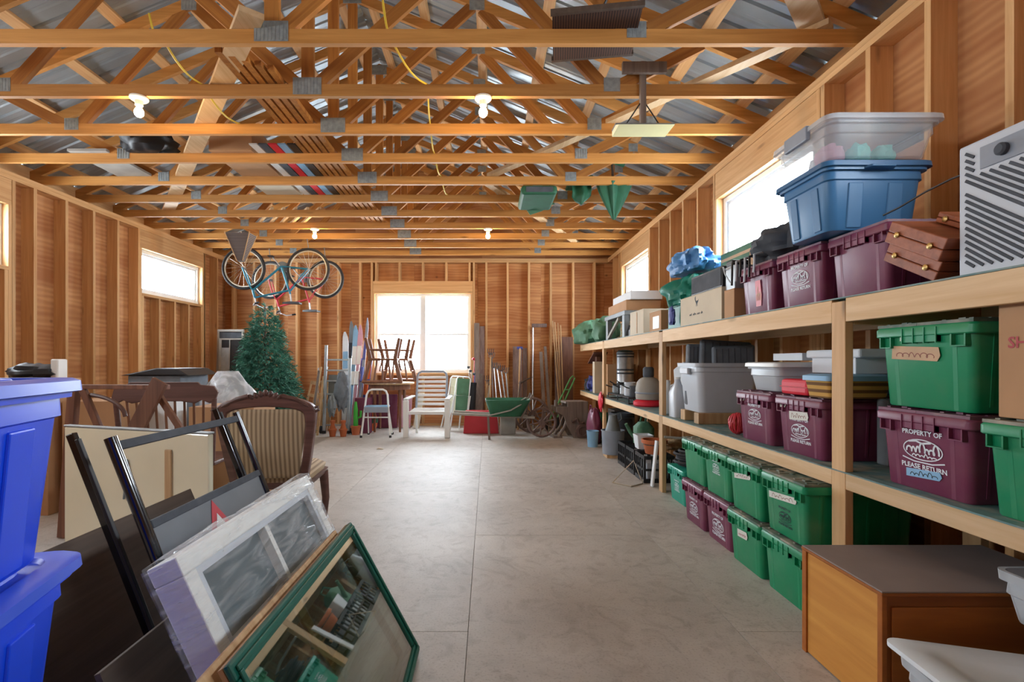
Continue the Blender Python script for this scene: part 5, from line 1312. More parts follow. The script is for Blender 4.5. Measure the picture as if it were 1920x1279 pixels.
# ================================================================ back left: tree, screens, frames
t = T('christmas_tree', 'artificial green christmas tree standing near the back left corner', 'tree', (-3.38, 7.55, 0))
rn = random.Random(11); m = MB(); H = 2.12
for i in range(4200):
    z = 0.22+(H-0.22)*(1-math.sqrt(rn.random()))*1.0; f = 1-(z-0.22)/(H-0.22)
    rm = 0.62*f**0.85+0.03; a = rn.uniform(0, 2*math.pi); r0 = rm*rn.uniform(0.35, 1.0)
    c = Vector((r0*math.cos(a), r0*math.sin(a), z-0.10*r0))
    d = Vector((math.cos(a), math.sin(a), rn.uniform(-0.5, 0.35))).normalized(); ln = rn.uniform(0.07, 0.13)
    sd = d.cross(Vector((0, 0, 1))).normalized(); up = sd.cross(d)
    for k in range(5):
        an = rn.uniform(0, 2*math.pi); w = (sd*math.cos(an)+up*math.sin(an))
        b = c+d*ln*(k/5); tip = b+(w*0.045+d*0.05); e = d*0.008+w.cross(d)*0.007
        m.add([b-e, b+e, tip], [(0, 1, 2)])
    m.add([c-sd*0.004, c+sd*0.004, c+d*ln*1.2], [(0, 1, 2)])
m.build('foliage', MT['needles'], t)['kind'] = 'stuff'
MB().tube([(0, 0, 0.04), (0, 0, H-0.05)], [0.022, 0.012], 8).build('trunk', MT['brownpanel'], t)
for k in range(4):
    a = k*math.pi/2+0.4; MB().tube([(0, 0, 0.12), (0.3*math.cos(a), 0.3*math.sin(a), 0.012)], 0.011, 6).build('stand_leg', MT['black'], t)
m = MB()
for k in range(70):
    z = 0.3+1.6*k/70; f = 1-(z-0.22)/(H-0.22); a = k*2.4; r_ = 0.55*f**0.85
    m.tube([(0, 0, z), (r_*math.cos(a), r_*math.sin(a), z-0.1*r_)], 0.005, 4)
m.build('branches', MT['brownpanel'], t)['kind'] = 'stuff'

def upright(name, label, cat, u0, u1, vt, d, ry=0, lean_=5, t_=0.03, group=None):
    x0, x1 = (u0-CU)/F*d, (u1-CU)/F*d; h = CH-(vt-CV)/F*d
    tt = T(name, label, cat, ((x0+x1)/2, d, 0), 0, group, (-lean_, 0, 0))
    return tt, (x1-x0)/2, h/math.cos(R(lean_))
t, w, h = upright('window_screen', 'tall grey framed window screen leaning in the back left corner', 'screen', 402, 452, 617, 8.55, lean_=3)
m = MB()
for (a, b, c, d) in ((-w, w, 0, 0.04), (-w, w, h-0.04, h), (-w, -w+0.035, 0.04, h-0.04), (w-0.035, w, 0.04, h-0.04)): m.box(a, b, 0, 0.03, c, d)
m.build('frame', MT['cement'], t); MB().box(-w+0.035, w-0.035, 0.012, 0.016, 0.04, h-0.04).build('screen_mesh', MT['charcoal'], t)
t, w, h = upright('window_screen', 'grey and black two-part screen door leaning before the tall screen', 'screen', 406, 462, 634, 8.35, lean_=3)
m = MB()
for (a, b, c, d) in ((-w, w, 0, 0.03), (-w, w, h-0.025, h), (-w, -w+0.04, 0.03, h-0.025), (w-0.03, w, 0.03, h-0.025), (-w+0.17, -w+0.185, 0.03, h-0.025)): m.box(a, b, 0, 0.03, c, d)
m.build('frame', MT['cement'], t)
MB().box(-w+0.185, w-0.03, 0.01, 0.015, 0.03, h-0.025).build('dark_pane', MT['black'], t)
MB().box(-w+0.04, -w+0.17, 0.006, 0.02, 0.03, h-0.16).build('grey_panel', MT['alu'], t); MB().box(-w+0.04, -w+0.17, 0.01, 0.015, h-0.155, h-0.025).build('dark_pane', MT['black'], t)
# folded wooden chairs and strips leaning
def stick(name, label, cat, u0, v0, d0, u1, v1, d1, w, th, mat, group=None, part='shaft', tube=False):
    p, q = at(u0, v0, d0), at(u1, v1, d1)
    if p.z < 0.0: p.z = 0.0
    tt = T(name, label, cat, p, 0, group); m = MB(); qq = q-p
    if tube: m.tube([(0, 0, 0.0), qq], w, 8)
    else: m.bar((0, 0, 0.0), qq, w, th, (0, 1, 0))
    m.build(part, MT[mat], tt, tube); return tt, qq
fz = lambda d: CV+F*CH/d      # pixel row of the floor at depth d
def foldchair(label, u, d, tilt, mat='handle'):
    t = T('folding_chair', label, 'chair', ((u-CU)/F*d, d, 0), 0, 'folded chairs leaning at the back left', (-8, tilt, 0))
    for s in (-1, 1):
        m = MB(); m.bar((s*0.17, 0, 0.004), (s*0.15, 0, 0.88), 0.03, 0.022, (0, 1, 0)); m.build('leg', MT[mat], t)
        m = MB(); m.bar((s*0.13, -0.035, 0.01), (s*0.14, -0.03, 0.62), 0.03, 0.022, (0, 1, 0)); m.build('leg', MT[mat], t)
    for z in (0.82, 0.6): MB().box(-0.16, 0.16, -0.012, 0.012, z, z+0.06).build('rail', MT[mat], t)
    MB().box(-0.12, 0.12, -0.035, -0.012, 0.12, 0.5).build('seat', MT[mat], t)
foldchair('folded wooden chair leaning leftmost beside the christmas tree', 580, 8.55, 10)
foldchair('folded wooden chair leaning between the tree and the silver ladder', 597, 8.75, 6)
for i, (u, v, mt, lb) in enumerate([(602, 688, 'handle', 'pale wooden slat leaning left of the silver ladder'), (598, 695, 'oldwood', 'grey wooden slat leaning beside the pale slat'), (607, 705, 'handle', 'short pale slat leaning lowest beside the silver ladder')]):
    d = 8.45-0.12*i; stick('wood_slat', lb, 'slat', u-20+4*i, fz(d), d, u, v, d+0.25, 0.035, 0.018, mt, 'slats by the ladder')
t, q = stick('steel_tube', 'bent steel tube pair leaning above the folded chairs', 'tube', 596, fz(8.95), 8.95, 597, 690, 9.2, 0.012, 0, 'steel', None, 'tube', True)
MB().tube([(0.05, 0, 0.0), (0.06, 0.2, q.z*0.8), (0.1, 0.24, q.z*1.02)], 0.012, 8).build('tube', MT['steel'], t, True)

# ladder hand truck
t = T('step_ladder', 'silver aluminium ladder truck with small wheels before the back wall', 'ladder', ((630-CU)/F*8.35, 8.35, 0), 0, None, (-5, 0, 0))
for s in (-1, 1):
    hh = 1.50 if s < 0 else 1.28
    MB().tube([(s*0.205, 0, 0.06), (s*0.205, 0, hh)], 0.028, 10).build('rail', MT['alu'], t, True)
    MB().at((s*0.26, 0.02, 0.075), (0, 90, 0)).lathe([(0.0, -0.02), (0.05, -0.02), (0.065, -0.012), (0.065, 0.012), (0.05, 0.02), (0.0, 0.02)], 18, False).build('wheel', MT['rubber'], t, True)
    MB().box(s*0.205-0.03, s*0.205+0.03, -0.03, 0.03, 0.01, 0.06).build('foot', MT['black'], t)
for z in (0.14, 0.44, 0.66, 0.88, 1.06, 1.24): MB().box(-0.18, 0.18, -0.014, 0.014, z, z+0.028).build('rung', MT['alu'], t, bevel=0.004)
m = MB().box(-0.16, 0.16, 0.03, 0.05, 0.5, 1.0); m.build('back_plate', MT['greymetal'], t)
# work boots and dark gear hanging on it
blob('gear_bag', 'cushion', None, at(641, 735, 8.2), (0.11, 0.09, 0.30), 81, 0.4, 14, 2.4, flat=False, label='grey gear bag hanging in front of the silver ladder', cat='bag')
blob('gear_bag', 'greymetal', None, at(622, 762, 8.10), (0.07, 0.06, 0.17), 83, 0.4, 12, 2.4, flat=False, label='slack grey bag hanging low on the silver ladder', cat='bag')
for i, (u, dz, mt) in enumerate([(625, 0.0, 'terracotta'), (645, 0.0, 'terracotta')]):
    t = T('clay_pot', ['rust clay pot below the ladder on its left side', 'rust clay pot below the ladder on its right side'][i], 'pot', (at(u, 0, 8.14).x, 8.1, 0), 0, 'clay pots below the ladder')
    MB().lathe([(0.045, 0), (0.06, 0.1), (0.068, 0.1), (0.068, 0.125), (0.05, 0.13), (0.03, 0.2), (0.045, 0.26), (0.0, 0.27)], 16).build('pot_body', MT[mt], t, True)
# skis and boards leaning against the wall
def ski(label, u0, u1, vt, d0, d1, w, mat, mat2=None, yaw=0, tip=0.1):
    p = Vector(((u0-CU)/F*d0, d0, 0)); q = at(u1, vt, d1); ln = (q-p).length
    t = T('ski', label, 'ski', p, 0, 'skis leaning left of the window'); dz = (q-p).normalized()
    t.rotation_euler = (-math.atan2(dz.y, math.hypot(dz.x, dz.z)), math.atan2(dz.x, dz.z), R(yaw))
    m = MB(); n = 22
    rows = []
    for i in range(n+1):
        s = i/n; z = s*ln; ww = w/2*(1 if s < 0.88 else max(0.08, math.sqrt(max(0, 1-((s-0.88)/0.125)**2)))); b = -0.06*max(0, (s-0.87)/0.13)**2*tip*10
        rows.append([(-ww, b, z), (ww, b, z), (ww, b+0.012, z), (-ww, b+0.012, z)])
    m.loft(rows); m.build('ski_body', MT[mat], t)
    m = MB().box(-w*0.4, w*0.4, -0.05, -0.001, ln*0.42, ln*0.55); m.build('binding', MT[mat2 or 'charcoal'], t, bevel=0.01)
    MB().box(-w*0.42, w*0.42, -0.0025, -0.0003, ln*0.62, ln*0.8).build('decal', MT[mat2 or 'red'], t)
ski('white-tipped short ski leftmost in the group of skis', 646, 648, 624, 8.9, 9.3, 0.11, 'foam', 'skyblue')
ski('dark grey ski behind the white one', 652, 660, 604, 9.0, 9.38, 0.09, 'greymetal', 'charcoal')
ski('pale blue ski in the middle of the ski group', 655, 668, 612, 8.85, 9.3, 0.10, 'skyblue', 'white')
ski('pink and white ski right of the pale blue ski', 662, 677, 611, 8.8, 9.3, 0.09, 'pink', 'white')
ski('long lavender ski leaning farthest right and highest', 668, 690, 598, 8.8, 9.36, 0.05, 'greyplastic', 'violet')
ski('violet board leaning at an angle beside the stacked chairs', 676, 697, 655, 8.9, 9.3, 0.085, 'violet', 'orange')
ski('orange patterned ski leaning behind the lavender ski', 670, 684, 640, 8.95, 9.34, 0.09, 'tape', 'violet')
for i, u in enumerate((664, 671, 655)):
    stick('ski_pole', ['thin grey ski pole among the skis', 'thin ski pole rightmost among the skis', 'thin ski pole leftmost among the skis'][i], 'ski pole', u-8, fz(8.7), 8.7, u+6, 660, 9.2, 0.008, 0, 'steel', 'ski poles', 'pole', True)
# cactus bottle in a pot
t = T('toy_cactus', 'bright green toy cactus in a clay pot left of the step stool', 'toy', at(667, fz(8.3), 8.3))
MB().lathe([(0.06, 0), (0.075, 0.12), (0.085, 0.12), (0.085, 0.15), (0.0, 0.15)], 18).build('pot', MT['terracotta'], t, True)
MB().tube([(0, 0, 0.15), (0, 0, 0.4), (0, 0, 0.55)], [0.04, 0.038, 0.02], 12).build('stem', plain('cactus_green', '#3fae3c', 0.5), t, True)
MB().tube([(0.03, 0, 0.28), (0.08, 0, 0.3), (0.085, 0, 0.4)], 0.02, 10).build('arm', bpy.data.materials['cactus_green'], t, True)
carton('maroon storage box on the floor behind the toy cactus', -2.26, -2.0, 8.45, 8.6, 0, 0.60, 'maroon')

# round table with upturned chairs
TZ = 0.85
tb = T('side_table', 'small table before the window carrying upturned wooden chairs', 'table', (-1.74, 8.83, 0))
MB().lathe([(0.41, TZ-0.03), (0.43, TZ-0.024), (0.43, TZ), (0.0, TZ)], 36).build('table_top', MT['handle'], tb, True)
MB().lathe([(0.36, TZ-0.12), (0.36, TZ-0.031)], 30).build('apron', MT['chairwood'], tb, True)
for k in range(4):
    a = math.pi/4+k*math.pi/2; MB().tube([(0.31*math.cos(a), 0.31*math.sin(a), 0), (0.31*math.cos(a), 0.31*math.sin(a), TZ-0.121)], [0.02, 0.03], 10).build('leg', MT['chairwood'], tb, True)
def upchair(label, x, y, rz):
    t = T('wooden_chair', label, 'chair', (x, y, TZ+0.0005), rz, 'upturned chairs on the table'); t.scale = (1.3, 1.0, 1.0)
    # upside down: back points down, seat at 0.40, legs up
    MB().box(-0.19, 0.19, -0.19, 0.19, 0.385, 0.425).build('seat', MT['chairwood'], t, bevel=0.012)
    for (a, b) in ((-1, -1), (1, -1), (-1, 1), (1, 1)):
        MB().tube([(a*0.16, b*0.16, 0.425), (a*0.215, b*0.20, 0.77)], [0.027, 0.02], 10).build('leg', MT['chairwood'], t, True)
    for b in (-1, 1): MB().tube([(-0.185, b*0.178, 0.57), (0.185, b*0.178, 0.57)], 0.015, 8).build('stretcher', MT['chairwood'], t, True)
    for i in range(5):
        xx = -0.15+0.075*i
        MB().tube([(xx, -0.16, 0.39), (xx*1.45, -0.2, 0.02)], 0.013, 8).build('spindle', MT['chairwood'], t, True)
    for s in (-1, 1): MB().tube([(s*0.17, -0.16, 0.39), (s*0.25, -0.21, 0.01)], 0.019, 8).build('back_post', MT['chairwood'], t, True)
    MB().tube([(-0.25, -0.21, 0.028), (-0.12, -0.225, 0.028), (0.12, -0.225, 0.028), (0.25, -0.21, 0.028)], 0.026, 8).build('crest_rail', MT['chairwood'], t, True)
    for s in (-1, 1): MB().tube([(s*0.2, -0.185, 0.2), (s*0.22, 0.1, 0.2), (s*0.18, 0.15, 0.39)], 0.011, 8).build('arm', MT['chairwood'], t, True)
upchair('upturned wooden chair standing in front on the small table', -1.80, 8.62, 4)
upchair('second upturned wooden chair behind on the small table', -1.66, 9.07, 176)
# step stool
t = T('step_stool', 'white tubular step stool with a grey-blue step before the table', 'stool', (at(708, 0, 8.12).x, 8.1, 0))
MB().tube([(-0.235, -0.12, 0.0), (-0.17, -0.02, 0.68), (-0.14, -0.005, 0.74), (-0.09, 0.0, 0.765), (0.09, 0.0, 0.765), (0.14, -0.005, 0.74), (0.17, -0.02, 0.68), (0.235, -0.12, 0.0)], 0.016, 10).build('front_tube', MT['white'], t, True)
MB().tube([(-0.2, 0.24, 0.0), (-0.17, 0.06, 0.46), (0.17, 0.06, 0.46), (0.2, 0.24, 0.0)], 0.012, 8).build('rear_tube', MT['white'], t, True)
MB().box(-0.185, 0.185, -0.10, 0.12, 0.475, 0.505).build('seat', MT['skyblue'], t, bevel=0.008)
MB().box(-0.19, 0.19, -0.12, -0.1, 0.40, 0.49).build('seat_apron', MT['greyplastic'], t, bevel=0.006)
MB().tube([(-0.2, -0.075, 0.32), (0.2, -0.075, 0.32)], 0.010, 8).build('crossbar', MT['white'], t, True)
for i, (x, y) in enumerate(((-0.235, -0.12), (0.235, -0.12), (-0.2, 0.24), (0.2, 0.24))): MB().at((x, y, 0)).lathe([(0.02, 0.0), (0.02, 0.035), (0.0, 0.04)], 10).build('foot', MT['rubber'], t, True)
# things under the table
tag(MB().at((-1.95, 9.12, 0), (-6, 0, 0)).box(-0.22, 0.28, 0, 0.03, 0.004, 0.62).build('maroon_board', MT['maroon'], None, bevel=0.005), 'maroon board leaning on the wall behind the step stool', 'board')
tag(MB().at((-1.32, 9.08, 0), (-6, 8, 0)).box(-0.05, 0.06, 0, 0.03, 0.01, 0.66).build('beige_board', MT['cardpale'], None, bevel=0.005), 'narrow beige board leaning under the window beside the patio chair', 'board')
tag(MB().at((-1.55, 9.14, 0), (-6, 3, 0)).box(-0.11, 0.12, 0, 0.03, 0.01, 0.60).build('pink_board', MT['pink'], None, bevel=0.005), 'dusty pink board leaning under the window behind the table', 'board')
t = T('vase', 'orange and green patterned vase on the floor behind the step stool', 'vase', (-2.06, 8.80, 0))
MB().lathe([(0.06, 0), (0.1, 0.08), (0.11, 0.2), (0.07, 0.32), (0.05, 0.36), (0.065, 0.4), (0.0, 0.4)], 22).build('vase_body', MT['orange'], t, True)
MB().lathe([(0.112, 0.14), (0.115, 0.16), (0.115, 0.2), (0.111, 0.22)], 22).build('painted_band', MT['darkgreen'], t, True)
# patio chair with slats
PX = at(801, 0, 8.05).x
t = T('patio_chair', 'white metal patio armchair with horizontal slats before the window', 'chair', (PX, 8.0, 0), -3)
for s in (-1, 1):
    MB().box(s*0.335-0.045, s*0.335+0.045, -0.05, 0.0, 0.0, 0.60).build('front_leg', MT['white'], t, bevel=0.012)
    m = MB(); m.bar((s*0.335, -0.05, 0.615), (s*0.32, 0.5, 0.63), 0.075, 0.03); m.build('armrest', MT['white'], t, bevel=0.012)
    m = MB(); m.bar((s*0.26, 0.5, 0.0), (s*0.26, 0.44, 0.42), 0.04, 0.03, (0, 1, 0)); m.build('rear_leg', MT['white'], t, bevel=0.006)
MB().tube([(-0.255, 0.40, 0.38), (-0.255, 0.47, 0.7), (-0.255, 0.53, 0.95), (-0.235, 0.55, 1.02), (-0.19, 0.56, 1.05), (0.19, 0.56, 1.05), (0.235, 0.55, 1.02), (0.255, 0.53, 0.95), (0.255, 0.47, 0.7), (0.255, 0.40, 0.38)], 0.019, 10).build('back_tube', MT['greyplastic'], t, True)
for i in range(7):
    z = 0.50+i*0.075; yy = 0.425+(z-0.42)*0.19
    m = MB(); m.bar((-0.24, yy, z), (0.24, yy, z), 0.012, 0.042); m.build('back_slat', MT['white'], t, bevel=0.004)
for i in range(6):
    yy = 0.0+i*0.075; MB().box(-0.285, 0.285, yy, yy+0.05, 0.40+0.004*i, 0.418+0.004*i).build('seat_slat', MT['white'], t, bevel=0.005)
MB().box(-0.289, 0.289, -0.045, -0.008, 0.37, 0.42).build('seat_rail', MT['white'], t, bevel=0.006)
# folded green garden chairs and golf bag right of it
for i, (u, d, mt, lb) in enumerate([(862, 8.75, 'greencanvas', 'folded green canvas garden chair leaning right of the patio chair'), (850, 8.95, 'cream', 'folded cream garden chair leaning behind the green one')]):
    t = T('garden_chair', lb, 'chair', ((u-CU)/F*d, d, 0), 0, 'folded garden chairs', (-9, 4, 0))
    MB().tube([(-0.17, 0, 0.01), (-0.12, 0, 0.92), (-0.09, 0, 0.96), (0.09, 0, 0.96), (0.12, 0, 0.92), (0.10, 0, 0.01)], 0.012, 8).build('frame_tube', MT['white'], t, True)
    MB().tube([(-0.22, -0.05, 0.01), (-0.14, -0.03, 0.62), (0.14, -0.03, 0.62), (0.10, -0.05, 0.01)], 0.012, 8).build('leg_tube', MT['white'], t, True)
    MB().box(-0.11, 0.105, -0.006, 0.006, 0.3, 0.93).build('canvas', MT[mt], t)
t = T('golf_bag', 'dark golf bag with clubs standing below the right window edge', 'golf bag', (at(880, 0, 8.95).x, 8.95, 0), 0, None, (-6, 2, 0))
MB().lathe([(0.085, 0.005), (0.095, 0.05), (0.085, 0.4), (0.1, 0.8), (0.105, 0.84), (0.09, 0.84), (0.06, 0.2), (0.0, 0.2)], 18).build('bag_body', MT['black'], t, True)
for i, (x, y, zz, mt) in enumerate([(-0.03, 0.0, 1.12, 'steel'), (0.035, 0.02, 1.28, 'red'), (0.0, -0.03, 1.05, 'steel'), (0.05, -0.02, 1.0, 'violet')]):
    c = MB().tube([(x, y, 0.22), (x*1.3, y*1.3, zz)], 0.007, 6).build('club', MT[mt], t)
    MB().at((x*1.3-0.02, y*1.3, zz), (0, 70, 0)).lathe([(0, -0.03), (0.022, -0.02), (0.024, 0.01), (0, 0.035)], 10).build('club_head', MT['red' if i == 1 else 'charcoal'], c, True)
# planks and poles along the back wall
B = 9.28
def plank(label, u, vt, w, mat, d0=9.12, d1=9.40, lx=0, name='plank', cat='plank', group='planks leaning on the back wall'):
    return stick(name, label, cat, u+lx, fz(d0), d0, u, vt, d1, w, 0.022, mat, group, 'board')
plank('tall weathered plank nearest the right window edge', 894, 606, 0.10, 'oldwood', 9.1, 9.42)
plank('tall grey-brown plank second from the right window edge', 904, 612, 0.09, 'barnwood', 9.15, 9.43)
plank('shorter weathered plank behind the golf bag', 899, 700, 0.12, 'oldwood', 9.0, 9.3)
plank('wide dusky plank behind the upright rake handle', 970, 650, 0.17, 'barnwood', 9.1, 9.42)
plank('narrow dark plank right of the wide dusky plank', 984, 653, 0.08, 'barnwood', 9.12, 9.43)
plank('dark board on the right part of the back wall', 1062, 632, 0.24, 'redwood', 9.2, 9.44)
plank('thin brown board left of the thin poles', 1043, 660, 0.07, 'barnwood', 9.1, 9.42, lx=2)
plank('thin grey board beside the roof rake', 1014, 660, 0.06, 'oldwood', 9.1, 9.42, lx=8)
plank('crooked weathered branch board right of the roof rake', 1022, 650, 0.05, 'oldwood', 9.0, 9.42, lx=10)
def pole(label, u0, d0, u1, vt, d1, r_, mat, cat='pole', name='pole', group='poles at the back wall'):
    return stick(name, label, cat, u0, fz(d0), d0, u1, vt, d1, r_, 0, mat, group, 'shaft', True)
t, q = pole('tall roof rake with a long silver handle', 999, 9.0, 999, 612, 9.38, 0.016, 'steel', 'rake', 'roof_rake')
MB().box(q.x-0.02, q.x+0.26, q.y-0.04, q.y+0.02, q.z-0.02, q.z+0.05).build('rake_head', MT['barnwood'], t, bevel=0.01)
t, q = pole('pale wooden shovel handle before the wide dusky plank', 971, 8.9, 975, 653, 9.3, 0.017, 'handle', 'shovel', 'shovel')
MB().box(q.x-0.06, q.x+0.05, q.y-0.015, q.y+0.015, q.z-0.02, q.z+0.03).build('shovel_grip', MT['violet'], t, bevel=0.008)
for i, (u0, u1, vt, lb) in enumerate([(1052, 1036, 602, 'thin pale pole leftmost of the four slanting poles'), (1055, 1040, 604, 'thin pale pole second of the four slanting poles'), (1054, 1046, 606, 'thin pale pole third of the four slanting poles'), (1058, 1051, 610, 'thin pale pole rightmost of the four slanting poles')]):
    pole(lb, u0, 8.95+0.03*i, u1, vt, 9.38, 0.011, 'handle', group='slanting poles at the back right')
# garden tools cluster
for i, (u0, u1, vt, mt, lb) in enumerate([(918, 920, 665, 'handle', 'wooden tool handle leftmost of the garden tools'), (926, 922, 672, 'oldwood', 'grey garden tool handle second from the left'), (935, 926, 690, 'steel', 'steel garden tool with a dark handle'), (948, 932, 692, 'steel', 'slanting steel garden tool in the middle'), (955, 940, 696, 'alu', 'slanting silver garden tool right of the middle'), (960, 948, 700, 'alu', 'slanting silver garden tool farthest right'), (912, 914, 715, 'handle', 'short wooden tool handle before the tool cluster'), (908, 918, 722, 'wire', 'rusty forked tool before the cluster')]):
    t, q = pole(lb, u0, 8.85+0.03*i, u1, vt, 9.3, 0.012, mt, 'garden tool', 'garden_tool', 'garden tools by the back wall')
    m = MB()
    for k in range(4): m.tube([(q.x, q.y, q.z-0.01), (q.x-0.05+0.033*k, q.y-0.02, q.z+0.03), (q.x-0.055+0.037*k, q.y-0.04, q.z+0.11)], 0.006, 5)
    m.build('fork_head', MT['greymetal' if i % 2 else 'charcoal'], t)

# wheelbarrow
WX, WY = at(950, 0, 8.05).x, 8.0
t = T('wheelbarrow', 'antique wheelbarrow with a dark green tray and long pale handles', 'wheelbarrow', (WX, WY, 0))
m = MB(); m.loft([rrect(-0.26, 0.22, -0.2, 0.2, 0.06, 0.36), rrect(-0.34, 0.36, -0.28, 0.28, 0.08, 0.62)], True, False); m.build('tray', MT['darkgreen'], t, True, solid=0.01)
for s in (-1, 1):
    m = MB(); m.bar((-0.86, s*0.20, 0.40), (0.44, s*0.10, 0.33), 0.032, 0.036); m.build('handle', MT['cement'], t, bevel=0.008)
    m = MB(); m.bar((-0.30, s*0.2, 0.36), (-0.28, s*0.22, 0.0), 0.035, 0.035, (0, 1, 0)); m.build('leg', MT['oldwood'], t, bevel=0.004)
    MB().tube([(-0.3, s*0.2, 0.37), (0.05, s*0.26, 0.46), (0.33, s*0.25, 0.62)], 0.012, 8).build('side_rod', MT['cement'], t, True)
    m = MB(); m.bar((0.22, s*0.15, 0.33), (0.40, s*0.2, 0.70), 0.035, 0.02, (0, 1, 0)); m.build('front_stake', MT['oldwood'], t)
def spoke_wheel(t, c, r_, ns, mat, rim=0.022, hub=0.05, dirx=False):
    rings = []
    def P(a, rr, o): return (c[0]+(o if dirx else rr*math.cos(a)), c[1]+(rr*math.cos(a) if dirx else o), c[2]+rr*math.sin(a))
    m = MB(); m.tube([P(2*math.pi*k/36, r_-rim, 0) for k in range(36)], rim, 8, True); w = m.build('wheel_rim', MT[mat], t, True)
    for k in range(ns):
        a = 2*math.pi*k/ns+0.2; MB().tube([P(a, hub*0.8, 0), P(a, r_-rim, 0)], 0.012, 6).build('spoke', MT[mat], t)
    MB().tube([P(0, 0, -0.07), P(0, 0, 0.07)], hub, 12).build('hub', MT[mat], t, True)
spoke_wheel(t, (0.56, 0, 0.245), 0.245, 10, 'barnwood')
tag(MB().at((WX-0.42, WY+0.42, 0)).prism([(-0.3, 0.0), (0.3, 0.0), (0.27, 0.38), (-0.27, 0.38)], 0.22, 'xz', 0).build('red_box', MT['red'], None, bevel=0.01), 'red box on the floor behind the wheelbarrow handles', 'box')
tag(MB().at((WX+0.04, WY+0.30, 0)).box(-0.14, 0.12, 0, 0.15, 0, 0.3).build('stone_block', MT['cement'], None, bevel=0.02), 'grey stone block on the floor behind the wheelbarrow leg', 'stone')
# big spoked wagon wheel leaning
t = T('wagon_wheel', 'old wooden wagon wheel leaning right behind the wheelbarrow', 'wheel', (at(998, 0, 8.45).x, 8.5, 0), 0, None, (-8, 0, 0))
spoke_wheel(t, (0, 0, 0.31), 0.31, 12, 'barnwood', 0.024, 0.06)
# scythe blade
t, q = pole('rusty curved blade standing behind the wheelbarrow tray', 965, 8.75, 975, 715, 8.95, 0.014, 'oldwood', 'scythe', 'scythe')
MB().tube([(q.x-0.02+0.05*k, q.y, q.z-0.05+0.035*k-0.002*k*k) for k in range(6)], [0.02, 0.02, 0.018, 0.014, 0.01, 0.004], 6).build('blade', MT['brownpanel'], t, True)
# antique wooden machine
MX = at(1062, 0, 8.15).x
t = T('antique_machine', 'antique grey wooden farm machine with curved legs and an iron wheel', 'machine', (MX, 8.1, 0), 8)
poly = [(0.06, 0.0), (0.30, 0.0), (0.30, 0.58), (-0.04, 0.58), (-0.04, 0.5), (-0.22, 0.5), (-0.22, 0.42), (-0.1, 0.36), (-0.05, 0.2)]
for s in (-1, 1): MB().prism(poly, 0.025, 'xz', s*0.16-0.0125).build('side_board', MT['oldwood'], t, bevel=0.004)
MB().box(-0.06, 0.3, -0.147, 0.147, 0.55, 0.58).build('hopper_board', MT['oldwood'], t)
for s in (-1, 1):
    MB().tube([(-0.12, s*0.1, 0.42), (-0.02, s*0.11, 0.33), (-0.08, s*0.11, 0.16), (-0.18, s*0.12, 0.02)], [0.028, 0.024, 0.022, 0.028], 8).build('curved_leg', MT['oldwood'], t, True)
MB().box(-0.26, -0.12, -0.15, 0.15, 0.0, 0.025).build('foot_bar', MT['oldwood'], t)
MB().tube([(-0.2, -0.06, 0.5), (-0.2, -0.06, 0.6)], 0.03, 10).build('knob_post', MT['oldwood'], t, True)
MB().tube([(0.02, -0.19, 0.26), (0.1, -0.19, 0.3), (0.14, -0.19, 0.22), (0.22, -0.19, 0.26)], 0.022, 8).build('scroll_bracket', MT['barnwood'], t, True)
MB().at((0.2, -0.175, 0.11), (90, 0, 0)).lathe([(0.0, 0), (0.11, 0), (0.12, 0.02), (0.11, 0.045), (0.07, 0.045), (0.06, 0.03), (0.0, 0.03)], 24).build('iron_wheel', MT['barnwood'], t, True)
# green hand truck handle behind it
t = T('hand_mower', 'light green tubular push handle slanting behind the antique machine', 'mower', (MX-0.02, 8.75, 0))
g = plain('light_green_paint', '#63b06a', 0.45)
MB().tube([(-0.2, 0, 0.16), (0.02, 0.1, 0.55), (0.22, 0.2, 0.92), (0.26, 0.2, 0.96), (0.3, 0.2, 0.92), (0.1, 0.1, 0.52), (-0.08, 0, 0.16)], 0.014, 8).build('push_handle', g, t, True)
for z, x0, x1 in ((0.5, -0.01, 0.09), (0.72, 0.11, 0.2)): MB().tube([(x0, 0.1, z), (x1, 0.1, z)], 0.011, 6).build('crossbar', g, t)
for s in (-1, 1): MB().at((-0.14+0.1*s, 0, 0.12), (0, 90, 0)).lathe([(0, -0.02), (0.12, -0.02), (0.12, 0.02), (0, 0.02)], 20, False).build('wheel', MT['rubber'], t, True)
# scrap on the floor
tag(MB().at(at(712, 843, 6.9)).prism([(-0.05, 0), (0.04, 0), (0.05, 0.008), (-0.02, 0.02)], 0.04, 'xz', 0).build('paper_scrap', MT['cardpale'], None), 'small crumpled paper scrap lying on the open floor', 'paper')
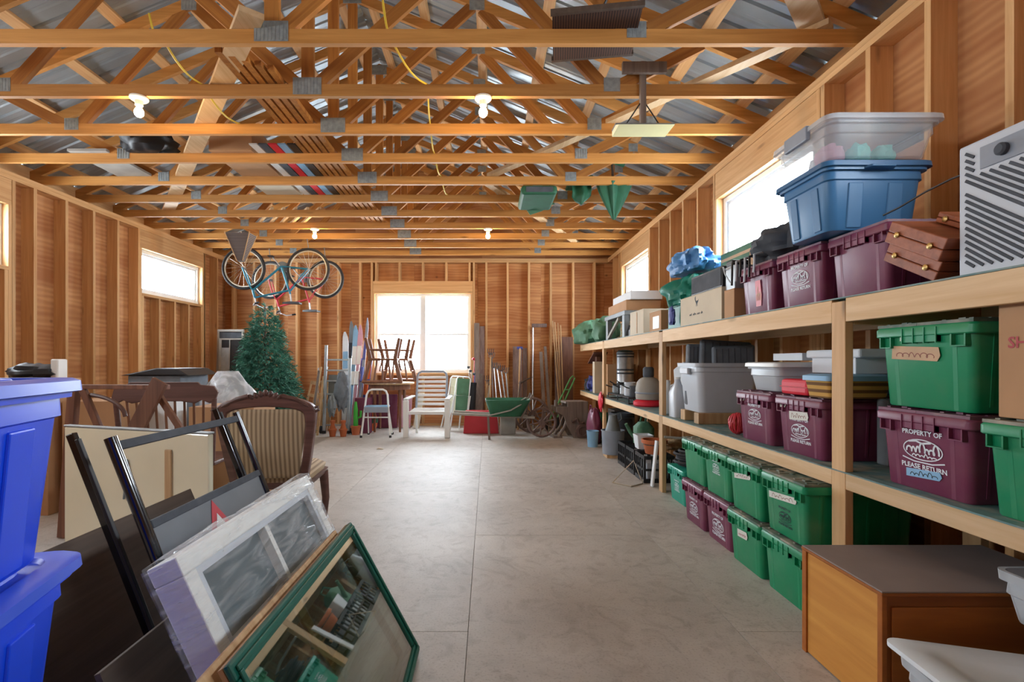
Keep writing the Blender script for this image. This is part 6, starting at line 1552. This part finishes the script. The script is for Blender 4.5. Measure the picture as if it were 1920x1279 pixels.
# ================================================================ hung from / lying on the trusses
ZT = ZP+0.0895
def bike(label, loc, rz, col, tyre='rubber', rim='rimsilver', r_=0.32, wb=1.02):
    """built upside down: wheels up, saddle down; origin on the rear axle, x towards the front"""
    t = T('bicycle', label, 'bicycle', loc, rz, 'bicycles hung upside down')
    def wheel(x):
        w = MB().tube([(x+r_*math.cos(2*math.pi*k/40), 0, r_*math.sin(2*math.pi*k/40)) for k in range(40)], 0.021, 8, True).build('tyre', MT[tyre], t, True)
        MB().tube([(x+(r_-0.03)*math.cos(2*math.pi*k/40), 0, (r_-0.03)*math.sin(2*math.pi*k/40)) for k in range(40)], 0.012, 6, True).build('rim', MT[rim], w, True)
        m = MB()
        for k in range(20):
            a = 2*math.pi*k/20; m.tube([(x+0.02*math.cos(a+0.6), 0.02*(-1)**k, 0.02*math.sin(a+0.6)), (x+(r_-0.03)*math.cos(a), 0, (r_-0.03)*math.sin(a))], 0.0022, 4)
        m.build('spokes', MT['wire'], w)['kind'] = 'stuff'
        MB().tube([(x, -0.05, 0), (x, 0.05, 0)], 0.02, 10).build('hub', MT['greymetal'], w, True)
    wheel(0); wheel(wb)
    bb = (0.42, 0, 0.04); st = (0.28, 0, -0.40); ht = (0.83, 0, -0.46); hb = (0.86, 0, -0.34)
    for nm, a, b, rr in (('down_tube', bb, hb, 0.018), ('seat_tube', bb, st, 0.016), ('top_tube', (0.30, 0, -0.34), ht, 0.016), ('head_tube', ht, hb, 0.02)): MB().tube([a, b], rr, 10).build(nm, MT[col], t, True)
    for s in (-1, 1):
        MB().tube([(0, s*0.06, 0), (0.4, s*0.025, 0.04)], 0.009, 8).build('chain_stay', MT[col], t, True)
        MB().tube([(0, s*0.06, 0), (0.29, s*0.02, -0.36)], 0.008, 8).build('seat_stay', MT[col], t, True)
        MB().tube([(wb, s*0.055, 0), (0.93, s*0.05, -0.2), (0.865, s*0.03, -0.34)], 0.011, 8).build('fork_blade', MT[col], t, True)
        MB().tube([(0.42, s*0.07, 0.04), (0.42+s*0.11, s*0.09, 0.04+s*0.13)], 0.009, 8).build('crank', MT['steel'], t, True)
        MB().box(0.42+s*0.11-0.04, 0.42+s*0.11+0.04, s*0.14-0.04, s*0.14+0.04, 0.03+s*0.13, 0.05+s*0.13).build('pedal', MT['black'], t)
        MB().tube([(0.80, s*0.02, -0.58), (0.78, s*0.18, -0.60), (0.72, s*0.27, -0.58)], 0.011, 8).build('handlebar', MT['steel'], t, True)
        MB().tube([(0.72, s*0.27, -0.58), (0.66, s*0.29, -0.57)], 0.016, 8).build('grip', MT['black'], t, True)
    MB().at((0.42, -0.05, 0.04), (90, 0, 0)).lathe([(0, 0), (0.085, 0), (0.09, 0.004), (0.0, 0.004)], 24, False).build('chainring', MT['greymetal'], t)
    MB().tube([ht, (0.80, 0, -0.58)], 0.012, 8).build('stem', MT['steel'], t, True)
    MB().tube([st, (0.265, 0, -0.52)], 0.012, 8).build('seat_post', MT['steel'], t, True)
    m = MB(); m.loft([[(0.12, y, -0.53-0.012*(1-(y/0.075)**2)) for y in (-0.075, 0, 0.075)]+[(0.12, 0.075, -0.56), (0.12, -0.075, -0.56)], [(0.27, y, -0.52) for y in (-0.05, 0, 0.05)]+[(0.27, 0.05, -0.56), (0.27, -0.05, -0.56)], [(0.40, y, -0.53) for y in (-0.014, 0, 0.014)]+[(0.40, 0.014, -0.555), (0.40, -0.014, -0.555)]]); m.build('saddle', MT['black'], t, True)
    for x in (0, wb): MB().tube([(x, 0, r_-0.01), (x, 0, r_+0.05), (x+0.02, 0, ZP-loc[2]+0.005)], 0.006, 6).build('hanging_hook', MT['greymetal'], t, True)
    return t
a = at(578, 505, 7.97)
bike('teal blue bicycle hung upside down nearest the camera', (a.x, 7.97, a.z), 184, 'frameblue', wb=1.0)
a = at(610, 524, 8.58)
bike('red and grey bicycle hung upside down behind the teal one', (a.x, 8.58, a.z), 176, 'red', wb=0.98, r_=0.31)
# conical basket
t = T('hanging_basket', 'grey woven tapering basket hanging beside the bicycles', 'basket', (at(452, 0, 7.5).x, 7.5, at(452, 490, 7.5).z))
hh = ZP-0.03-at(452, 490, 7.5).z
MB().loft([rrect(-0.04, 0.04, -0.04, 0.04, 0.01, 0), rrect(-0.185, 0.185, -0.12, 0.12, 0.02, hh-0.02), rrect(-0.17, 0.17, -0.105, 0.105, 0.02, hh-0.02), rrect(-0.03, 0.03, -0.03, 0.03, 0.01, 0.02)]).build('weave', stripes('grey_weave', '#4c4648', '#7c7370', 14, 2), t, True)
for (a, b) in ((-1, -1), (1, -1), (1, 1), (-1, 1)): MB().tube([(a*0.042, b*0.042, 0), (a*0.187, b*0.122, hh)], 0.007, 6).build('rib', MT['handle'], t)
MB().tube([(0, 0, hh-0.05), (0, 0, hh+0.0295)], 0.005, 6).build('cord', MT['wire'], t)
# shop light on a drop post
t = T('drop_light', 'shop light with a reflector coloured as if lit on a wooden drop post', 'lamp', (1.136, 3.6575, 2.915))
MB().box(-0.02, 0.02, -0.02, 0.02, 0.03, 0.50).build('drop_post', MT['oldwood'], t)
MB().box(-0.215, 0.215, -0.055, 0.055, 0.018, 0.032).build('housing', MT['greymetal'], t, bevel=0.003)
m = MB(); m.frus((-0.2, 0.2, -0.10, 0.10), (-0.212, 0.212, -0.055, 0.055), 0.0, 0.0175); m.build('reflector', MT['creamyellow'], t)  # underside carries its lit look in the colour
for s in (-1, 1): MB().tube([(s*0.02, 0, 0.2), (s*0.13, 0, 0.033)], 0.005, 6).build('stay', MT['black'], t)
MB().box(-0.16, 0.16, -0.05, -0.021, 0.40, 0.48).build('cross_bracket', MT['oldwood'], t)
# dark woven panel on the first chord
t = T('woven_panel', 'dark brown woven panel lying across the nearest truss', 'panel', (0.68, 3.14, ZT+0.0015), -8)
MB().box(-0.27, 0.25, -0.22, 0.22, 0, 0.018).build('panel', stripes('dark_weave', '#2e1c16', '#57392b', 20, 0), t)
for s in (-1, 1): MB().box(-0.28, 0.26, s*0.23-0.012, s*0.23+0.012, 0, 0.03).build('border', MT['brownpanel'], t)
m = MB().tube([(0.0, -0.1, 0.02), (0.06, -0.14, 0.14), (0.1, -0.16, 0.3)], 0.008, 6); m.build('strap', MT['black'], t)
# yellow cables
def cable(label, pts):
    P = []
    for i in range(len(pts)-1):
        a, b = Vector(pts[i]), Vector(pts[i+1])
        for k in range(8):
            f = k/8; p = a.lerp(b, f); p.z -= 0.06*math.sin(math.pi*f); P.append(p)
    P.append(Vector(pts[-1]))
    tag(MB().tube(P, 0.007, 6).build('electric_cable', MT['yellow'], None, True), label, 'cable', 'yellow cables under the roof')
z0 = ZT+0.008
cable('yellow cable looping over the trusses near the middle', [(-0.66, 3.087, z0+0.25), (-0.62, 3.16, z0), (-0.45, 3.70, z0+0.001), (-0.5, 4.31, z0), (-0.53, 4.92, z0), (-0.52, 5.53, z0), (-0.5, 6.14, z0)])
cable('yellow cable running over the left bulb', [(-2.1, 3.087, z0+0.1), (-2.05, 3.10, z0), (-2.12, 3.697, z0), (-2.15, 4.31, z0)])
# stored things on the chords (left)
def ontruss(d): return ZT+0.001
carton('cardboard carton lying on the fourth and fifth trusses, left of the skis', -2.72, -2.3, 4.85, 5.6, ZT+0.001, ZT+0.26, 'card')
carton('long flat carton lying on the sixth truss behind the ski bundle', -2.72, -2.3, 5.65, 6.2, ZT+0.001, ZT+0.12, 'cardpale')
blob('black_sack', 'black', None, (-3.36, 4.95, ZT+0.11), (0.24, 0.2, 0.15), 91, 0.35, 12, label='black sack lying on the fourth truss left of the brace', cat='sack')
tag(MB().box(-4.1, -3.72, 4.85, 5.6, ZT+0.001, ZT+0.025).build('folded_screen', MT['cement'], None), 'flat grey board lying on the trusses left of the black sack', 'board')
for i, (mt, lb) in enumerate([('white', 'white ski stored on the trusses, leftmost of the bundle'), ('charcoal', 'charcoal ski stored on the trusses beside the white one'), ('brightred', 'red ski stored on the trusses in the bundle'), ('skyblue', 'pale blue ski stored on the trusses in the bundle'), ('black', 'black ski stored on the trusses, rightmost of the bundle')]):
    t = T('stored_ski', lb, 'ski', (-2.22+0.09*i, 4.7, ZT+0.0005), 0, 'skis lying on the trusses')
    m = MB(); rows = []
    for k in range(15):
        s = k/14; y = s*1.85; ww = 0.038*(1 if s < 0.9 else max(0.1, 1-(s-0.9)*9)); zz = 0.06*max(0, (s-0.88)/0.12)**2
        rows.append([(-ww, y, zz), (ww, y, zz), (ww, y, zz+0.012), (-ww, y, zz+0.012)])
    m.loft(rows); m.build('ski_body', MT[mt], t)
    MB().box(-0.03, 0.03, 0.7, 1.0, 0.0125, 0.06).build('binding', MT['charcoal'], t, bevel=0.008)
t = T('snowshoe', 'yellow and black snowshoe lying on the long flat carton up on the trusses', 'snowshoe', (-2.51, 5.93, ZT+0.133), 80)
MB().tube([(0.1*math.cos(a)*(1 if math.cos(a) > -2 else 1), 0.3*math.sin(a), 0) for a in [2*math.pi*k/24 for k in range(24)]], 0.011, 6, True).build('hoop', MT['yellow'], t, True)
m = MB()
for k in range(-5, 6): m.tube([(-0.09*math.sqrt(max(0, 1-(k/6)**2)), 0.05*k, 0), (0.09*math.sqrt(max(0, 1-(k/6)**2)), 0.05*k, 0)], 0.005, 4)
m.build('lacing', MT['black'], t)['kind'] = 'stuff'
for i in range(5):
    tag(MB().at((-2.9+0.16*i, 6.7, ZT+0.0005), (0, 0, 35)).box(-0.016, 0.016, 0, 1.1, 0, 0.03).build('timber_strip', MT['shelf_y'], None), 'pale timber strip on the far trusses, %s from the left' % ['first', 'second', 'third', 'fourth', 'fifth'][i], 'timber', 'timber strips on the trusses')
# bundle of long battens along the ridge line
for i in range(5):
    tag(MB().box(-1.79+0.065*i-0.022, -1.79+0.065*i+0.022, 3.3+0.05*i, 7.2+0.06*i, ZT+0.0005, ZT+0.036).build('long_batten', MT['truss_web'], None), 'long pine batten lying over the trusses, %s from the left' % ['first', 'second', 'third', 'fourth', 'fifth', 'sixth', 'seventh'][i], 'batten', 'long battens on the trusses')
# green things on the right
t = T('patio_umbrella', 'folded dark green umbrella hanging down from the fifth truss', 'umbrella', (1.42, 5.62, ZP-0.36))
m = MB(); rows = []
for (z, r_) in ((0.0, 0.012), (0.08, 0.05), (0.2, 0.10), (0.33, 0.15), (0.40, 0.17)):
    rows.append([(r_*(1+0.22*math.cos(7*2*math.pi*k/42))*math.cos(2*math.pi*k/42), 0.6*r_*(1+0.22*math.cos(7*2*math.pi*k/42))*math.sin(2*math.pi*k/42), z) for k in range(42)])
m.loft(rows); m.build('canopy', MT['darkgreen'], t, True)
MB().tube([(0, 0, 0.2), (-0.02, 0, 0.66)], 0.014, 8).build('pole', MT['brownpanel'], t)
MB().tube([(-0.16, 0, 0.6), (-0.02, 0, 0.66), (0.12, 0, 0.62)], 0.03, 8).build('base_bar', MT['darkgreen'], t, True)
cl = T('green_tarp', 'draped green tarpaulin hanging left of the folded umbrella', 'tarpaulin', (1.06, 5.68, ZP))
MB().grid(14, 12, lambda u, v: (-0.1+u*0.22, 0.03*math.sin(u*9)+0.02*math.sin(v*7), 0.12-v*(0.30-0.22*abs(u-0.45)))).build('drape', MT['darkgreen'], cl, True, solid=0.006)
MB().box(-0.12, 0.14, -0.03, 0.40, 0.1205, 0.16).build('fold', MT['darkgreen'], cl, bevel=0.015)
bg = T('canoe_seat', 'flat dark green case lying under the sixth truss', 'case', (0.57, 5.832, ZP-0.101))
MB().box(-0.2, 0.2, -0.31, 0.31, 0, 0.101).build('case_body', MT['darkgreen'], bg, bevel=0.03)
MB().box(-0.15, 0.15, -0.316, -0.3105, 0.02, 0.08).build('pocket', MT['charcoal'], bg, bevel=0.008)
for s in (-1, 1): MB().tube([(s*0.15, 0, 0.09), (s*0.15, 0, 0.2)], 0.008, 6).build('strap', MT['black'], bg)
fl_ = T('canvas_flap', 'green canvas flap hanging below the dark green case', 'canvas', (0.62, 6.145, ZP-0.15))
MB().prism([(-0.2, 0.14), (-0.10, 0.0), (0.05, 0.05), (0.2, 0.14)], 0.01, 'xz', 0).build('flap', MT['greencanvas'], fl_)
MB().tube([(-0.2, 0.005, 0.14), (0.2, 0.005, 0.14)], 0.01, 6).build('hem', MT['greencanvas'], fl_)
